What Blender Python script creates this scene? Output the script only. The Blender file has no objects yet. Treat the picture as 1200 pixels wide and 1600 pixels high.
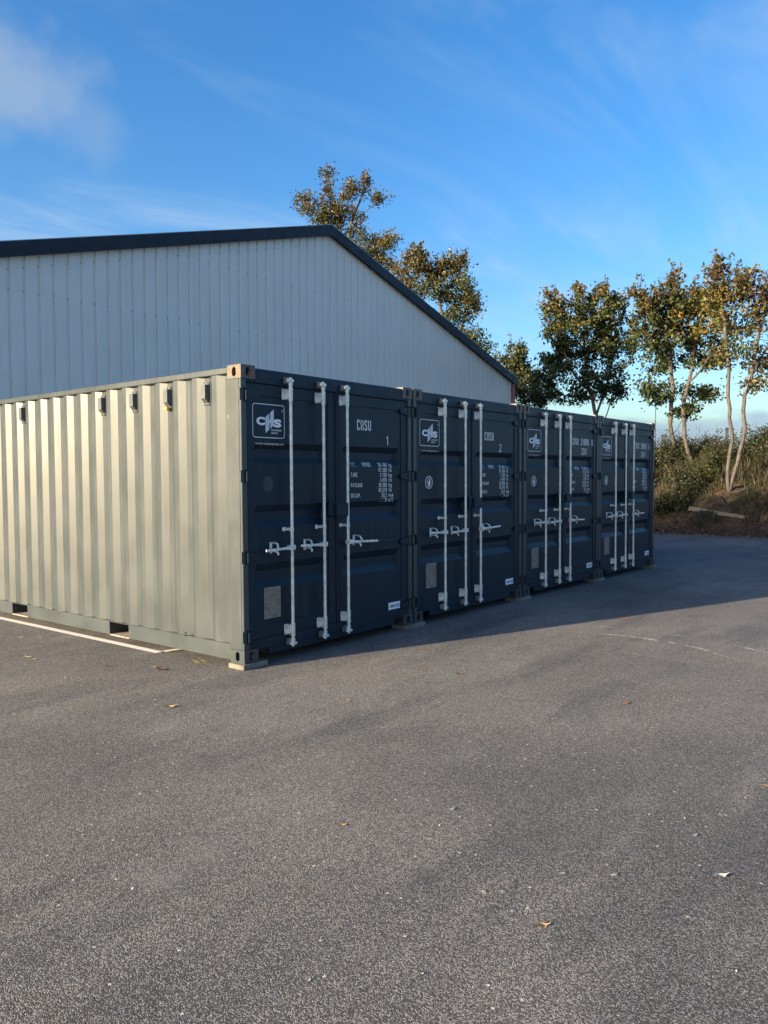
import bpy, math, random
import numpy as np
from mathutils import Vector, Matrix, noise as mnoise

random.seed(11)
rng = np.random.default_rng(11)
S = bpy.context.scene
COL = S.collection

# ------------------------------------------------------------------ camera
CAM = np.array([-4.5086, -5.1886, 1.6409])
YAW, PITCH, ROLL, FPX = 0.893075, -0.0410756, -0.005853, 1231.77
_f = np.array([math.sin(YAW)*math.cos(PITCH), math.cos(YAW)*math.cos(PITCH), math.sin(PITCH)])
_r0 = np.array([math.cos(YAW), -math.sin(YAW), 0.0])
_u0 = np.cross(_r0, _f)
RGT = math.cos(ROLL)*_r0 + math.sin(ROLL)*_u0
UPV = -math.sin(ROLL)*_r0 + math.cos(ROLL)*_u0
FWD = _f
cd = bpy.data.cameras.new('camera')
cd.sensor_fit = 'HORIZONTAL'; cd.sensor_width = 36.0
cd.lens = 36.0*FPX/1200.0
cd.clip_start = 0.05; cd.clip_end = 3000
cam = bpy.data.objects.new('camera', cd); COL.objects.link(cam)
M = Matrix.Identity(4)
for i in range(3):
    M[i][0] = RGT[i]; M[i][1] = UPV[i]; M[i][2] = -FWD[i]; M[i][3] = CAM[i]
cam.matrix_world = M
S.camera = cam
S.render.resolution_x = 768; S.render.resolution_y = 1024

def ray(u, v):
    return FWD + (u-600)/FPX*RGT + (800-v)/FPX*UPV
def on_ground(u, v, z=0.0):
    d = ray(u, v); return CAM + d*(z-CAM[2])/d[2]
def at_x(u, v, x):
    d = ray(u, v); return CAM + d*(x-CAM[0])/d[0]
def at_depth(u, v, depth):
    return CAM + ray(u, v)*depth

# ------------------------------------------------------------------ light
SUN_AZ = math.radians(160.4)          # direction towards the sun, from +X counter-clockwise
SUN_EL = math.radians(13.0)
S.view_settings.view_transform = 'Standard'
S.view_settings.look = 'None'
S.view_settings.exposure = 1.5
S.view_settings.gamma = 1.0
S.render.engine = 'CYCLES'
S.cycles.max_bounces = 6; S.cycles.diffuse_bounces = 3; S.cycles.glossy_bounces = 3; S.cycles.transmission_bounces = 3; S.cycles.transparent_max_bounces = 6

def new_nodes(nt):
    nt.nodes.clear()
    return lambda t, **kw: _mk(nt, t, kw)
def _mk(nt, t, kw):
    n = nt.nodes.new(t)
    for k, v in kw.items():
        if k in n.bl_rna.properties.keys() and k != 'inputs':
            setattr(n, k, v)
    return n

world = bpy.data.worlds.new('World'); S.world = world; world.use_nodes = True
nt = world.node_tree; N = new_nodes(nt); L = nt.links.new
sky = N('ShaderNodeTexSky'); sky.sky_type = 'NISHITA'; sky.sun_disc = False
sky.sun_elevation = SUN_EL
sky.sun_rotation = math.pi/2 - SUN_AZ
sky.air_density = 1.0; sky.dust_density = 2.6; sky.ozone_density = 2.5; sky.altitude = 50
tc = N('ShaderNodeTexCoord')
hsv = N('ShaderNodeHueSaturation'); hsv.inputs['Saturation'].default_value = 1.34
hsv.inputs['Hue'].default_value = 0.506
L(sky.outputs[0], hsv.inputs['Color'])
def vmath(op, a, b=None):
    n = N('ShaderNodeVectorMath'); n.operation = op
    if hasattr(a, 'links'): L(a, n.inputs[0])
    else: n.inputs[0].default_value = a
    if b is not None:
        if hasattr(b, 'links'): L(b, n.inputs[1])
        else: n.inputs[1].default_value = b
    return n
def fmath(op, a, b=None, clamp=False):
    n = N('ShaderNodeMath'); n.operation = op; n.use_clamp = clamp
    for i, q in enumerate((a, b)):
        if q is None: continue
        if hasattr(q, 'links'): L(q, n.inputs[i])
        else: n.inputs[i].default_value = q
    return n.outputs[0]
def mrange(v, a, b, c=0.0, d=1.0, smooth=True):
    n = N('ShaderNodeMapRange'); n.interpolation_type = 'SMOOTHSTEP' if smooth else 'LINEAR'
    L(v, n.inputs[0])
    for i, q in enumerate((a, b, c, d)): n.inputs[i+1].default_value = q
    return n.outputs[0]
dirn = vmath('NORMALIZE', tc.outputs['Generated']).outputs[0]
sep = N('ShaderNodeSeparateXYZ'); L(dirn, sep.inputs[0])
# high thin cirrus, over the whole sky
zc = fmath('MAXIMUM', sep.outputs[2], 0.03)
proj = N('ShaderNodeCombineXYZ')
L(fmath('DIVIDE', sep.outputs[0], zc), proj.inputs[0]); L(fmath('DIVIDE', sep.outputs[1], zc), proj.inputs[1])
mp = N('ShaderNodeMapping'); L(proj.outputs[0], mp.inputs[0])
mp.inputs['Rotation'].default_value = (0, 0, math.radians(-62)); mp.inputs['Scale'].default_value = (0.5, 1.6, 1); mp.inputs['Location'].default_value = (2.3, .7, 0)
nz = N('ShaderNodeTexNoise'); L(mp.outputs[0], nz.inputs['Vector'])
nz.inputs['Scale'].default_value = 0.9; nz.inputs['Detail'].default_value = 7; nz.inputs['Roughness'].default_value = 0.55
nz.inputs['Distortion'].default_value = 0.9
cirrus = fmath('MULTIPLY', mrange(nz.outputs['Fac'], 0.47, 0.78), mrange(sep.outputs[2], 0.05, 0.25))
cirrus = fmath('MULTIPLY', cirrus, 0.48)
# soft fair-weather cloud, upper left
def blob(u, v, rad, amt, scale, seed):
    d = ray(u, v); d = d/np.linalg.norm(d)
    n2 = N('ShaderNodeTexNoise'); n2.noise_dimensions = '4D'
    L(dirn, n2.inputs['Vector']); n2.inputs['W'].default_value = seed
    n2.inputs['Scale'].default_value = scale; n2.inputs['Detail'].default_value = 6; n2.inputs['Roughness'].default_value = 0.5
    off = vmath('SUBTRACT', n2.outputs['Color'], (0.5, 0.5, 0.5)).outputs[0]
    sc = N('ShaderNodeVectorMath'); sc.operation = 'SCALE'; L(off, sc.inputs[0]); sc.inputs['Scale'].default_value = rad*1.7
    pp = vmath('ADD', dirn, sc.outputs[0]).outputs[0]
    ds = vmath('DISTANCE', pp, tuple(d)).outputs['Value']
    return fmath('MULTIPLY', mrange(ds, rad*1.15, rad*0.15), amt)
cl = blob(15, 135, 0.072, 0.5, 20, 1.0)
for b in (blob(90, 145, 0.058, 0.42, 20, 2.0), blob(140, 195, 0.05, 0.24, 22, 3.0)):
    cl = fmath('MAXIMUM', cl, b)
# low bank of cloud around the horizon
nb = N('ShaderNodeTexNoise'); mb = N('ShaderNodeMapping'); L(dirn, mb.inputs[0]); mb.inputs['Scale'].default_value = (1, 1, 3.2)
L(mb.outputs[0], nb.inputs['Vector']); nb.inputs['Scale'].default_value = 9; nb.inputs['Detail'].default_value = 6
bz = fmath('ADD', sep.outputs[2], fmath('MULTIPLY', fmath('SUBTRACT', nb.outputs['Fac'], 0.5), -0.09))
bank_c = fmath('MULTIPLY', mrange(bz, 0.078, 0.052), 0.75)
mixc = N('ShaderNodeMix'); mixc.data_type = 'RGBA'; mixc.clamp_factor = True
L(cirrus, mixc.inputs[0]); L(hsv.outputs[0], mixc.inputs[6]); mixc.inputs[7].default_value = (1.7, 2.2, 2.8, 1)
mixd = N('ShaderNodeMix'); mixd.data_type = 'RGBA'
L(cl, mixd.inputs[0]); L(mixc.outputs[2], mixd.inputs[6]); mixd.inputs[7].default_value = (1.45, 1.75, 2.1, 1)
mixe = N('ShaderNodeMix'); mixe.data_type = 'RGBA'
L(bank_c, mixe.inputs[0]); L(mixd.outputs[2], mixe.inputs[6]); mixe.inputs[7].default_value = (1.15, 1.55, 2.2, 1)
bg = N('ShaderNodeBackground'); bg.inputs['Strength'].default_value = 0.115
L(mixe.outputs[2], bg.inputs['Color'])
wo = N('ShaderNodeOutputWorld'); L(bg.outputs[0], wo.inputs['Surface'])

sd = bpy.data.lights.new('sun', 'SUN'); sd.energy = 4.8; sd.angle = math.radians(0.5); sd.color = (1.0, 0.83, 0.57)
sun = bpy.data.objects.new('sun', sd); COL.objects.link(sun)
to_sun = Vector((math.cos(SUN_AZ)*math.cos(SUN_EL), math.sin(SUN_AZ)*math.cos(SUN_EL), math.sin(SUN_EL)))
sun.rotation_euler = to_sun.to_track_quat('Z', 'Y').to_euler()
sun.location = (-20, 8, 15)

# ------------------------------------------------------------------ helpers
def tag(o, label=None, cat=None, group=None, kind=None):
    if label: o['label'] = label
    if cat: o['category'] = cat
    if group: o['group'] = group
    if kind: o['kind'] = kind
    return o
def empty(name, loc):
    o = bpy.data.objects.new(name, None); COL.objects.link(o)
    o.location = loc; o.empty_display_size = 0.2
    return o
def place(name, mesh, parent=None, loc=None):
    o = bpy.data.objects.new(name, mesh); COL.objects.link(o)
    if parent is not None: o.parent = parent
    if loc is not None: o.location = loc
    return o

class MB:
    def __init__(s): s.v = []; s.f = []
    def add(s, vs, fs):
        b = len(s.v); s.v += [tuple(map(float, q)) for q in vs]; s.f += [tuple(b+i for i in q) for q in fs]
        return s
    def box(s, x0, x1, y0, y1, z0, z1, c=0.0):
        """box, with its edges chamfered by c"""
        if c <= 0:
            return s.add([(x, y, z) for z in (z0, z1) for y in (y0, y1) for x in (x0, x1)],
                  [(0,2,3,1), (4,5,7,6), (0,1,5,4), (2,6,7,3), (0,4,6,2), (1,3,7,5)])
        vs = []; idx = {}
        for i, (x, sx) in enumerate(((x0, 1), (x1, -1))):
            for j, (y, sy) in enumerate(((y0, 1), (y1, -1))):
                for k, (z, sz) in enumerate(((z0, 1), (z1, -1))):
                    for a in range(3):
                        idx[i, j, k, a] = len(vs)
                        vs.append((x if a == 0 else x+sx*c, y if a == 1 else y+sy*c, z if a == 2 else z+sz*c))
        fs = []
        for a, (b, d) in ((0, (1, 2)), (1, (0, 2)), (2, (0, 1))):
            for e in (0, 1):
                q = []
                for (m, n) in ((0, 0), (1, 0), (1, 1), (0, 1)):
                    t = [0, 0, 0]; t[a] = e; t[b] = m; t[d] = n
                    q.append(idx[t[0], t[1], t[2], a])
                fs.append(tuple(q))
        for a, b in ((0, 1), (0, 2), (1, 2)):
            d = 3-a-b
            for m in (0, 1):
                for n in (0, 1):
                    t0 = [0, 0, 0]; t0[a] = m; t0[b] = n; t1 = list(t0); t1[d] = 1
                    fs.append((idx[(*t0, a)], idx[(*t1, a)], idx[(*t1, b)], idx[(*t0, b)]))
        for i in (0, 1):
            for j in (0, 1):
                for k in (0, 1):
                    fs.append((idx[i, j, k, 0], idx[i, j, k, 1], idx[i, j, k, 2]))
        return s.add(vs, fs)
    def tube(s, pts, radii, n=8, cap=True):
        pts = [Vector(p) for p in pts]
        if not hasattr(radii, '__len__'): radii = [radii]*len(pts)
        b = len(s.v); ref = None
        for i, p in enumerate(pts):
            d = (pts[min(i+1, len(pts)-1)] - pts[max(i-1, 0)])
            d = d.normalized() if d.length > 1e-9 else Vector((0, 0, 1))
            if ref is None:
                ref = Vector((0, 0, 1)) if abs(d.z) < 0.9 else Vector((1, 0, 0))
                a = d.cross(ref).normalized()
            else:
                a = (a - d*a.dot(d)).normalized()
            c = d.cross(a)
            for k in range(n):
                t = 2*math.pi*k/n
                q = p + (a*math.cos(t) + c*math.sin(t))*radii[i]
                s.v.append((q.x, q.y, q.z))
        for i in range(len(pts)-1):
            for k in range(n):
                k2 = (k+1) % n
                s.f.append((b+i*n+k, b+i*n+k2, b+(i+1)*n+k2, b+(i+1)*n+k))
        if cap:
            s.f.append(tuple(b+k for k in reversed(range(n))))
            s.f.append(tuple(b+(len(pts)-1)*n+k for k in range(n)))
        return s
    def prism(s, poly, axis, a, b):
        """extrude a 2D polygon along axis 0/1/2 from a to b"""
        def mk(p, q):
            t = [p[0], p[1]]; t.insert(axis, q); return tuple(t)
        n = len(poly)
        return s.add([mk(p, a) for p in poly] + [mk(p, b) for p in poly],
              [tuple(range(n))[::-1], tuple(range(n, 2*n))] + [(i, (i+1) % n, n+(i+1) % n, n+i) for i in range(n)])
    def mesh(s, name, mat, smooth=False, fix=True):
        me = bpy.data.meshes.new(name); me.from_pydata(s.v, [], s.f)
        if fix:
            import bmesh
            bm = bmesh.new(); bm.from_mesh(me); bmesh.ops.recalc_face_normals(bm, faces=bm.faces); bm.to_mesh(me); bm.free()
        if mat: me.materials.append(mat)
        if smooth is True:
            me.polygons.foreach_set('use_smooth', [True]*len(me.polygons))
        elif smooth:
            me.polygons.foreach_set('use_smooth', [True]*len(me.polygons))
            me.set_sharp_from_angle(angle=math.radians(smooth))
        me.update(); return me

# ------------------------------------------------------------------ materials
def material(name):
    m = bpy.data.materials.new(name); m.use_nodes = True
    nt = m.node_tree; nt.nodes.clear()
    return m, nt
class G:
    """small node-graph helper"""
    def __init__(s, name):
        s.m = bpy.data.materials.new(name); s.m.use_nodes = True; s.nt = s.m.node_tree; s.nt.nodes.clear()
        s.out = s.n('ShaderNodeOutputMaterial')
    def n(s, t): return s.nt.nodes.new(t)
    def l(s, a, b): s.nt.links.new(a, b)
    def put(s, sock, v):
        if hasattr(v, 'links'): s.l(v, sock)
        elif hasattr(v, '__len__') and len(v) == 3 and sock.type == 'RGBA': sock.default_value = (*v, 1)
        else: sock.default_value = v
    def coord(s, scale=(1, 1, 1), kind='Object', rot=(0, 0, 0), loc=(0, 0, 0)):
        t = s.n('ShaderNodeTexCoord'); mp = s.n('ShaderNodeMapping'); s.l(t.outputs[kind], mp.inputs[0])
        mp.inputs['Scale'].default_value = scale; mp.inputs['Rotation'].default_value = rot; mp.inputs['Location'].default_value = loc
        return mp.outputs[0]
    def noise(s, vec, scale, detail=4, rough=0.55, dist=0.0, out='Fac'):
        n = s.n('ShaderNodeTexNoise'); s.l(vec, n.inputs['Vector']); n.inputs['Scale'].default_value = scale
        n.inputs['Detail'].default_value = detail; n.inputs['Roughness'].default_value = rough; n.inputs['Distortion'].default_value = dist
        return n.outputs[out]
    def voro(s, vec, scale, feature='F1', out='Distance', rnd=1.0):
        n = s.n('ShaderNodeTexVoronoi'); n.feature = feature; s.l(vec, n.inputs['Vector']); n.inputs['Scale'].default_value = scale
        n.inputs['Randomness'].default_value = rnd
        return n.outputs[out]
    def rng(s, v, a, b, c=0.0, d=1.0):
        n = s.n('ShaderNodeMapRange'); n.interpolation_type = 'SMOOTHSTEP'; s.l(v, n.inputs[0])
        for i, q in enumerate((a, b, c, d)): n.inputs[i+1].default_value = q
        return n.outputs[0]
    def math(s, op, a, b=None):
        n = s.n('ShaderNodeMath'); n.operation = op; s.put(n.inputs[0], a)
        if b is not None: s.put(n.inputs[1], b)
        return n.outputs[0]
    def mix(s, fac, a, b, mode='MIX'):
        n = s.n('ShaderNodeMix'); n.data_type = 'RGBA'; n.blend_type = mode
        s.put(n.inputs[0], fac); s.put(n.inputs[6], a); s.put(n.inputs[7], b); return n.outputs[2]
    def bump(s, h, strength, dist, prev=None):
        n = s.n('ShaderNodeBump'); s.l(h, n.inputs['Height']); n.inputs['Strength'].default_value = strength
        n.inputs['Distance'].default_value = dist
        if prev is not None: s.l(prev, n.inputs['Normal'])
        return n.outputs[0]
    def bsdf(s, **kw):
        p = s.n('ShaderNodeBsdfPrincipled')
        for k, v in kw.items(): s.put(p.inputs[k.replace('_', ' ')], v)
        s.l(p.outputs[0], s.out.inputs[0]); return p

def plain(name, col, rough=0.5, metal=0.0, var=0.12, scale=6.0, bump=0.0, spec=0.5):
    g = G(name); c = g.coord()
    f = g.noise(c, scale, 5)
    dark = tuple(x*(1-var) for x in col); lite = tuple(min(1, x*(1+var)) for x in col)
    kw = dict(Base_Color=g.mix(g.rng(f, .3, .7), dark, lite), Metallic=metal,
              Roughness=g.rng(g.noise(c, scale*3, 3), .3, .7, max(0.05, rough-.07), rough+.07), Specular_IOR_Level=spec)
    if bump: kw['Normal'] = g.bump(g.noise(c, scale*14, 4), 0.5, bump)
    g.bsdf(**kw); return g.m

def paint(name, base, wear=0.0, rough=0.42, spec=.5):
    """semi-gloss container paint: faint dust, streaks running down, scuffs on exposed edges"""
    g = G(name); c = g.coord()
    f = g.noise(c, 2.2, 6)
    streak = g.noise(g.coord((9, 9, 0.5)), 3.0, 5)
    col = g.mix(g.rng(f, .3, .75), tuple(x*.9 for x in base), tuple(x*1.12 for x in base))
    dust = (0.16, 0.15, 0.13)
    col = g.mix(g.rng(streak, .5, .85, 0, .14), col, dust)
    oi = g.n('ShaderNodeObjectInfo'); spk = g.noise(c, 38, 4, .7)
    col = g.mix(g.rng(spk, .66, .74, 0, .35), col, dust)
    if wear:
        s1 = g.noise(g.coord((22, 22, 5)), 2.0, 7, .7)
        s2 = g.noise(c, 1.6, 3)
        k = g.math('MULTIPLY', g.rng(s1, .60, .70), g.rng(s2, .52, .66))
        col = g.mix(g.math('MULTIPLY', k, wear), col, (0.42, 0.38, 0.33))
    r = g.math('ADD', g.rng(f, .3, .7, rough-.04, rough+.05), g.rng(streak, .4, .8, -.02, .05))
    orange = g.noise(c, 60, 3)
    dents = g.noise(c, 3.0, 2)
    nrm = g.bump(dents, .35, .003, g.bump(orange, .15, .0008))
    g.bsdf(Base_Color=col, Roughness=r, Normal=nrm, Specular_IOR_Level=spec); return g.m

ANTH = (0.041, 0.051, 0.057)
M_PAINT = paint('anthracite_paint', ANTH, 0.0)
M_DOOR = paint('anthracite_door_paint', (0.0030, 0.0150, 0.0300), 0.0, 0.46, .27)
M_POST = paint('scuffed_anthracite_paint', ANTH, 0.75)
def rusty():
    g = G('rusty_casting'); c = g.coord()
    f = g.noise(c, 14, 6, .65); f2 = g.noise(c, 5, 3)
    k = g.math('MULTIPLY', g.rng(f, .44, .56), g.rng(f2, .38, .6))
    col = g.mix(k, (0.085, 0.085, 0.08), g.mix(g.rng(g.noise(c, 40, 4), .4, .6), (.20, .075, .03), (.30, .17, .09)))
    g.bsdf(Base_Color=col, Roughness=g.rng(k, 0, 1, .5, .85), Normal=g.bump(f, .6, .003)); return g.m
M_RUST = rusty()
M_GALV = plain('galvanised_steel', (0.68, 0.71, 0.69), 0.40, 0.35, .18, 16)
M_GALVD = plain('dull_galvanised_steel', (0.36, 0.38, 0.38), 0.45, 0.6, .25, 20)
M_BLACK = plain('black_rubber', (0.012, 0.012, 0.013), 0.6, 0, .2, 8)
M_GASKET = plain('door_seal_rubber', (0.010, 0.011, 0.013), 0.55, 0, .2, 8)
M_WHITE = plain('white_vinyl', (0.86, 0.86, 0.85), 0.45, 0, .05, 8)
M_LILAC = plain('pale_grey_vinyl', (0.62, 0.64, 0.72), 0.4, 0, .05, 8)
M_STENCIL = plain('white_decal_print', (0.86, 0.86, 0.84), 0.5, 0, .05, 20)
M_BLUE = plain('blue_print', (0.015, 0.05, 0.20), 0.45)
M_PLATE = plain('weathered_data_plate', (0.27, 0.23, 0.20), 0.5, 0.25, .25, 30, 0.0006)
M_PLATEINK = plain('data_plate_lettering', (0.13, 0.115, 0.10), 0.55, 0.1, .2, 30)
M_PAD = plain('packing_plate_timber', (0.17, 0.155, 0.125), 0.85, 0, .3, 9, 0.002)
M_FLOORSTEEL = plain('fork_pocket_plate', (0.30, 0.24, 0.21), 0.7, 0, .2, 8)
M_YELLOW = plain('amber_tag', (0.55, 0.33, 0.04), 0.5)
M_VENT = plain('grey_vent_plastic', (0.075, 0.085, 0.095), 0.5, 0, .1, 12)

def asphalt():
    g = G('asphalt'); c0 = g.coord(); c = c0
    big = g.noise(c, 0.35, 5, .55); mid = g.noise(c, 2.2, 5, .6); tint = g.noise(c, 0.8, 4)
    wn = g.n('ShaderNodeTexNoise'); g.l(c, wn.inputs['Vector']); wn.inputs['Scale'].default_value = 210; wn.inputs['Detail'].default_value = 1
    va = g.n('ShaderNodeVectorMath'); va.operation = 'MULTIPLY_ADD'; g.l(wn.outputs['Color'], va.inputs[0]); va.inputs[1].default_value = (.0045, .0045, 0); g.l(c, va.inputs[2])
    vn = g.n('ShaderNodeTexVoronoi'); g.l(va.outputs[0], vn.inputs['Vector']); vn.inputs['Scale'].default_value = 195; vn.voronoi_dimensions = '2D'
    chipd = vn.outputs['Distance']; sepc = g.n('ShaderNodeSeparateColor'); g.l(vn.outputs['Color'], sepc.inputs[0])
    grit = g.noise(c, 330, 1, .6)
    band = g.noise(g.coord((.35, 1.5, 1), rot=(0, 0, math.radians(28))), 1.1, 5, .6)
    base = g.mix(g.rng(big, .32, .68), (.098, .093, .092), (.166, .154, .146))
    base = g.mix(g.rng(tint, .52, .75, 0, .45), base, (.165, .142, .128))
    base = g.mix(g.rng(band, .48, .68, 0, .7), base, (.076, .075, .080))
    oil = g.noise(c, 1.7, 3, .5); base = g.mix(g.rng(oil, .66, .76, 0, .5), base, (.055, .053, .054))
    pale = g.noise(g.coord((.6, 2.2, 1), rot=(0, 0, math.radians(-22)), loc=(3, 1, 0)), .9, 6, .65); base = g.mix(g.rng(pale, .56, .74, 0, .5), base, (.200, .192, .182))
    base = g.mix(g.rng(mid, .56, .78, 0, .5), base, (.088, .087, .090))
    lum = g.math('ADD', .48, g.math('MULTIPLY', g.math('POWER', sepc.outputs[0], 2.3), 1.75))
    cb = g.n('ShaderNodeCombineColor')
    for q_ in range(3): g.l(lum, cb.inputs[q_])
    base = g.mix(1.0, base, cb.outputs[0], 'MULTIPLY')
    spark = g.math('MULTIPLY', g.rng(sepc.outputs[1], .955, .985), g.rng(chipd, .62, .40))
    base = g.mix(g.math('MULTIPLY', spark, .9), base, (.46, .44, .40))
    # rare larger pale stones
    vn2 = g.n('ShaderNodeTexVoronoi'); g.l(c, vn2.inputs['Vector']); vn2.inputs['Scale'].default_value = 23; vn2.voronoi_dimensions = '2D'
    sd_ = vn2.outputs['Distance']; sst = g.n('ShaderNodeSeparateColor'); g.l(vn2.outputs['Color'], sst.inputs[0])
    k = g.math('MULTIPLY', g.rng(sst.outputs[2], .975, .985), g.rng(sd_, .16, .10))
    base = g.mix(k, base, (.55, .52, .46))
    h = g.math('ADD', g.rng(chipd, .0, .75, 1, 0), g.math('MULTIPLY', grit, .55))
    h = g.math('ADD', h, g.math('MULTIPLY', sepc.outputs[2], .55))
    n1 = g.bump(h, .7, .0032)
    n2 = g.bump(g.noise(c, 1.1, 4), .6, .02, n1)
    g.bsdf(Base_Color=base, Roughness=g.rng(mid, .3, .7, .74, .9), Normal=n2, Specular_IOR_Level=.35); return g.m
M_ASPH = asphalt()

def roadpaint(name, col, cover, fade=False):
    """thin worn paint: the asphalt shows through where it is missing"""
    g = G(name); c = g.coord()
    f = g.noise(c, 55, 5, .7); f2 = g.noise(c, 7, 3)
    k = g.rng(g.math('ADD', g.math('MULTIPLY', f, .6), g.math('MULTIPLY', f2, .4)), cover-.05, cover+.05)
    if fade:
        at = g.n('ShaderNodeAttribute'); at.attribute_name = 'fade'
        k = g.rng(g.math('ADD', f, g.math('MULTIPLY', g.math('SUBTRACT', at.outputs['Fac'], 1.0), .34)), cover-.06, cover+.10)
    p = g.bsdf(Base_Color=col, Roughness=.75, Normal=g.bump(g.noise(c, 180, 3), .5, .003))
    tr = g.n('ShaderNodeBsdfTransparent'); mx = g.n('ShaderNodeMixShader')
    g.l(k, mx.inputs[0]); g.l(tr.outputs[0], mx.inputs[1]); g.l(p.outputs[0], mx.inputs[2]); g.l(mx.outputs[0], g.out.inputs[0])
    return g.m
M_LINE = roadpaint('white_line_paint', (.74, .70, .62), .34)
M_SCRAPE = roadpaint('white_scrape_residue', (.42, .40, .36), .50)
M_YLINE = roadpaint('yellow_spray_paint', (.50, .36, .08), .50)
M_DUST = roadpaint('pale_dust', (.30, .28, .24), .52)

# gable cladding
def cladding():
    g = G('grey_cladding'); c = g.coord()
    f = g.noise(c, .8, 5); st = g.noise(g.coord((5, 5, .35)), 2.0, 5)
    col = g.mix(g.rng(f, .3, .7), (.76, .715, .645), (.81, .765, .70))
    col = g.mix(g.rng(st, .5, .8, 0, .25), col, (.64, .60, .54))
    g.bsdf(Base_Color=col, Roughness=.55, Normal=g.bump(g.noise(c, 2.5, 3), .3, .006)); return g.m
M_CLAD = cladding()
M_NAVY = plain('navy_flashing', (.012, .018, .030), .55, 0, .12, 1.5, spec=.3)
M_RED = plain('red_corner_trim', (.30, .028, .022), .5, 0, .12, 2)
M_ROOF = plain('grey_roof_sheet', (.30, .31, .31), .5, 0, .15, 1)
M_SCREW = plain('fastener_heads', (.2, .2, .21), .5, .5)
M_CONC = plain('concrete_base', (.32, .30, .28), .85, 0, .15, 4)

# ------------------------------------------------------------------ ground
def field_mat():
    g = G('field_grass'); c = g.coord()
    f = g.noise(c, .15, 5); f2 = g.noise(c, 9, 4)
    col = g.mix(g.rng(f, .3, .7), (.045, .065, .022), (.085, .085, .035)); col = g.mix(g.rng(f2, .4, .7, 0, .5), col, (.05, .05, .02))
    g.bsdf(Base_Color=col, Roughness=.9, Normal=g.bump(f2, .6, .05)); return g.m
M_FIELD = field_mat()
b = MB(); b.add([(-900, -900, -.012), (900, -900, -.012), (900, 900, -.012), (-900, 900, -.012)], [(0, 1, 2, 3)])
tag(place('ground', b.mesh('ground', M_FIELD)), kind='structure')

def sst(a, b_, x):
    t = np.clip((x-a)/(b_-a), 0, 1); return t*t*(3-2*t)
def foot(y):
    return 19.0 + 0.10*(min(y, 6)-1.6) + 7.6*float(sst(5.5, 12.5, y)) + 0.22*mnoise.noise(Vector((y*.45, 3.1, 0))) + .1*mnoise.noise(Vector((y*1.7, 8.1, 0)))
def bank_h(x, y):
    d = x - foot(y)
    if d <= 0: return -.06
    h = 1.28*float(sst(-.3, 2.6, d)) - .04 + .80*float(sst(2.2, 4.8, d)) + .006*d
    a = min(1, d/1.0)
    h += a*(.16*mnoise.noise(Vector((x*.8, y*.8, 1.3))) + .07*mnoise.noise(Vector((x*2.3, y*2.3, 4.2))) + .03*mnoise.noise(Vector((x*6, y*6, 7))))
    return h
def on_bank(u, v):
    d = ray(u, v)
    for t in np.arange(20, 60, .03):
        q = CAM + d*t
        if q[2] <= bank_h(q[0], q[1]): return q
    return CAM + d*30

# asphalt yard, a sheet 4 mm and more above the ground, edge following the foot of the bank
ys = np.concatenate([np.linspace(-60, -12, 9), np.linspace(-11, 13, 97), np.linspace(14, 45, 9)])
b = MB(); vs = []; fs = []
for y in ys: vs += [(-70, y, 0), (foot(y)+.35, y, 0)]
for i in range(len(ys)-1): fs.append((2*i, 2*i+1, 2*i+3, 2*i+2))
b.add(vs, fs)
tag(place('asphalt_yard', b.mesh('asphalt_yard', M_ASPH)), kind='structure')

def bank_mat():
    g = G('bank_soil'); c = g.coord()
    geo = g.n('ShaderNodeNewGeometry'); sp = g.n('ShaderNodeSeparateXYZ'); g.l(geo.outputs['Position'], sp.inputs[0])
    f = g.noise(c, .9, 5, .6); f2 = g.noise(c, 7, 5, .65); f3 = g.noise(c, 28, 4, .65)
    soil = g.mix(g.rng(f2, .35, .65), (.065, .040, .025), (.15, .092, .052))
    soil = g.mix(g.rng(f3, .55, .7), soil, (.20, .15, .105))
    grass = g.mix(g.rng(f2, .4, .6), (.030, .028, .013), (.060, .050, .026))
    k = g.rng(f, .44, .56)
    litter = g.mix(g.rng(f3, .4, .6), (.045, .028, .02), (.10, .06, .04))
    col = g.mix(k, grass, soil); 
    edge = g.rng(sp.outputs[2], .28, .12)
    col = g.mix(edge, col, litter)
    g.bsdf(Base_Color=col, Roughness=.95, Normal=g.bump(f3, .8, .04, g.bump(f2, .6, .08)), Specular_IOR_Level=.2); return g.m
M_BANK = bank_mat()
b = MB(); ys = np.concatenate([np.linspace(-45, -9, 19), np.arange(-8.6, 12.1, .2), np.linspace(12.6, 60, 40)])
ds = np.concatenate([np.arange(-.1, 6.1, .2), np.linspace(6.8, 40, 14), [90, 200]])
vs = []
for y in ys:
    f0 = foot(y)
    for d in ds: vs.append((f0+d, y, bank_h(f0+d, y) if d > 0 else -.05))
n = len(ds)
b.add(vs, [(i*n+j, i*n+j+1, (i+1)*n+j+1, (i+1)*n+j) for i in range(len(ys)-1) for j in range(n-1)])
tag(place('bank', b.mesh('bank', M_BANK, smooth=True)), kind='structure')

# soil washed from the bank onto the edge of the asphalt
def soil_strip():
    b = MB(); fd = []; yy = np.arange(-10, 9, .25)
    for y in yy:
        f0 = foot(y)
        for k, (dx, fv) in enumerate(((-1.5, 0), (-.9, .45), (-.3, .85), (.2, 1))):
            b.v.append((f0+dx+.2*mnoise.noise(Vector((y, k, 2))), y, .006)); fd.append(fv)
    for i in range(len(yy)-1):
        for k in range(3): b.f.append((i*4+k, i*4+k+1, (i+1)*4+k+1, (i+1)*4+k))
    me = b.mesh('washed_soil', roadpaint('washed_soil', (.17, .13, .105), .34, True), fix=False)
    me.attributes.new('fade', 'FLOAT', 'POINT').data.foreach_set('value', fd)
    return tag(place('washed_soil', me), kind='structure')
soil_strip()
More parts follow.
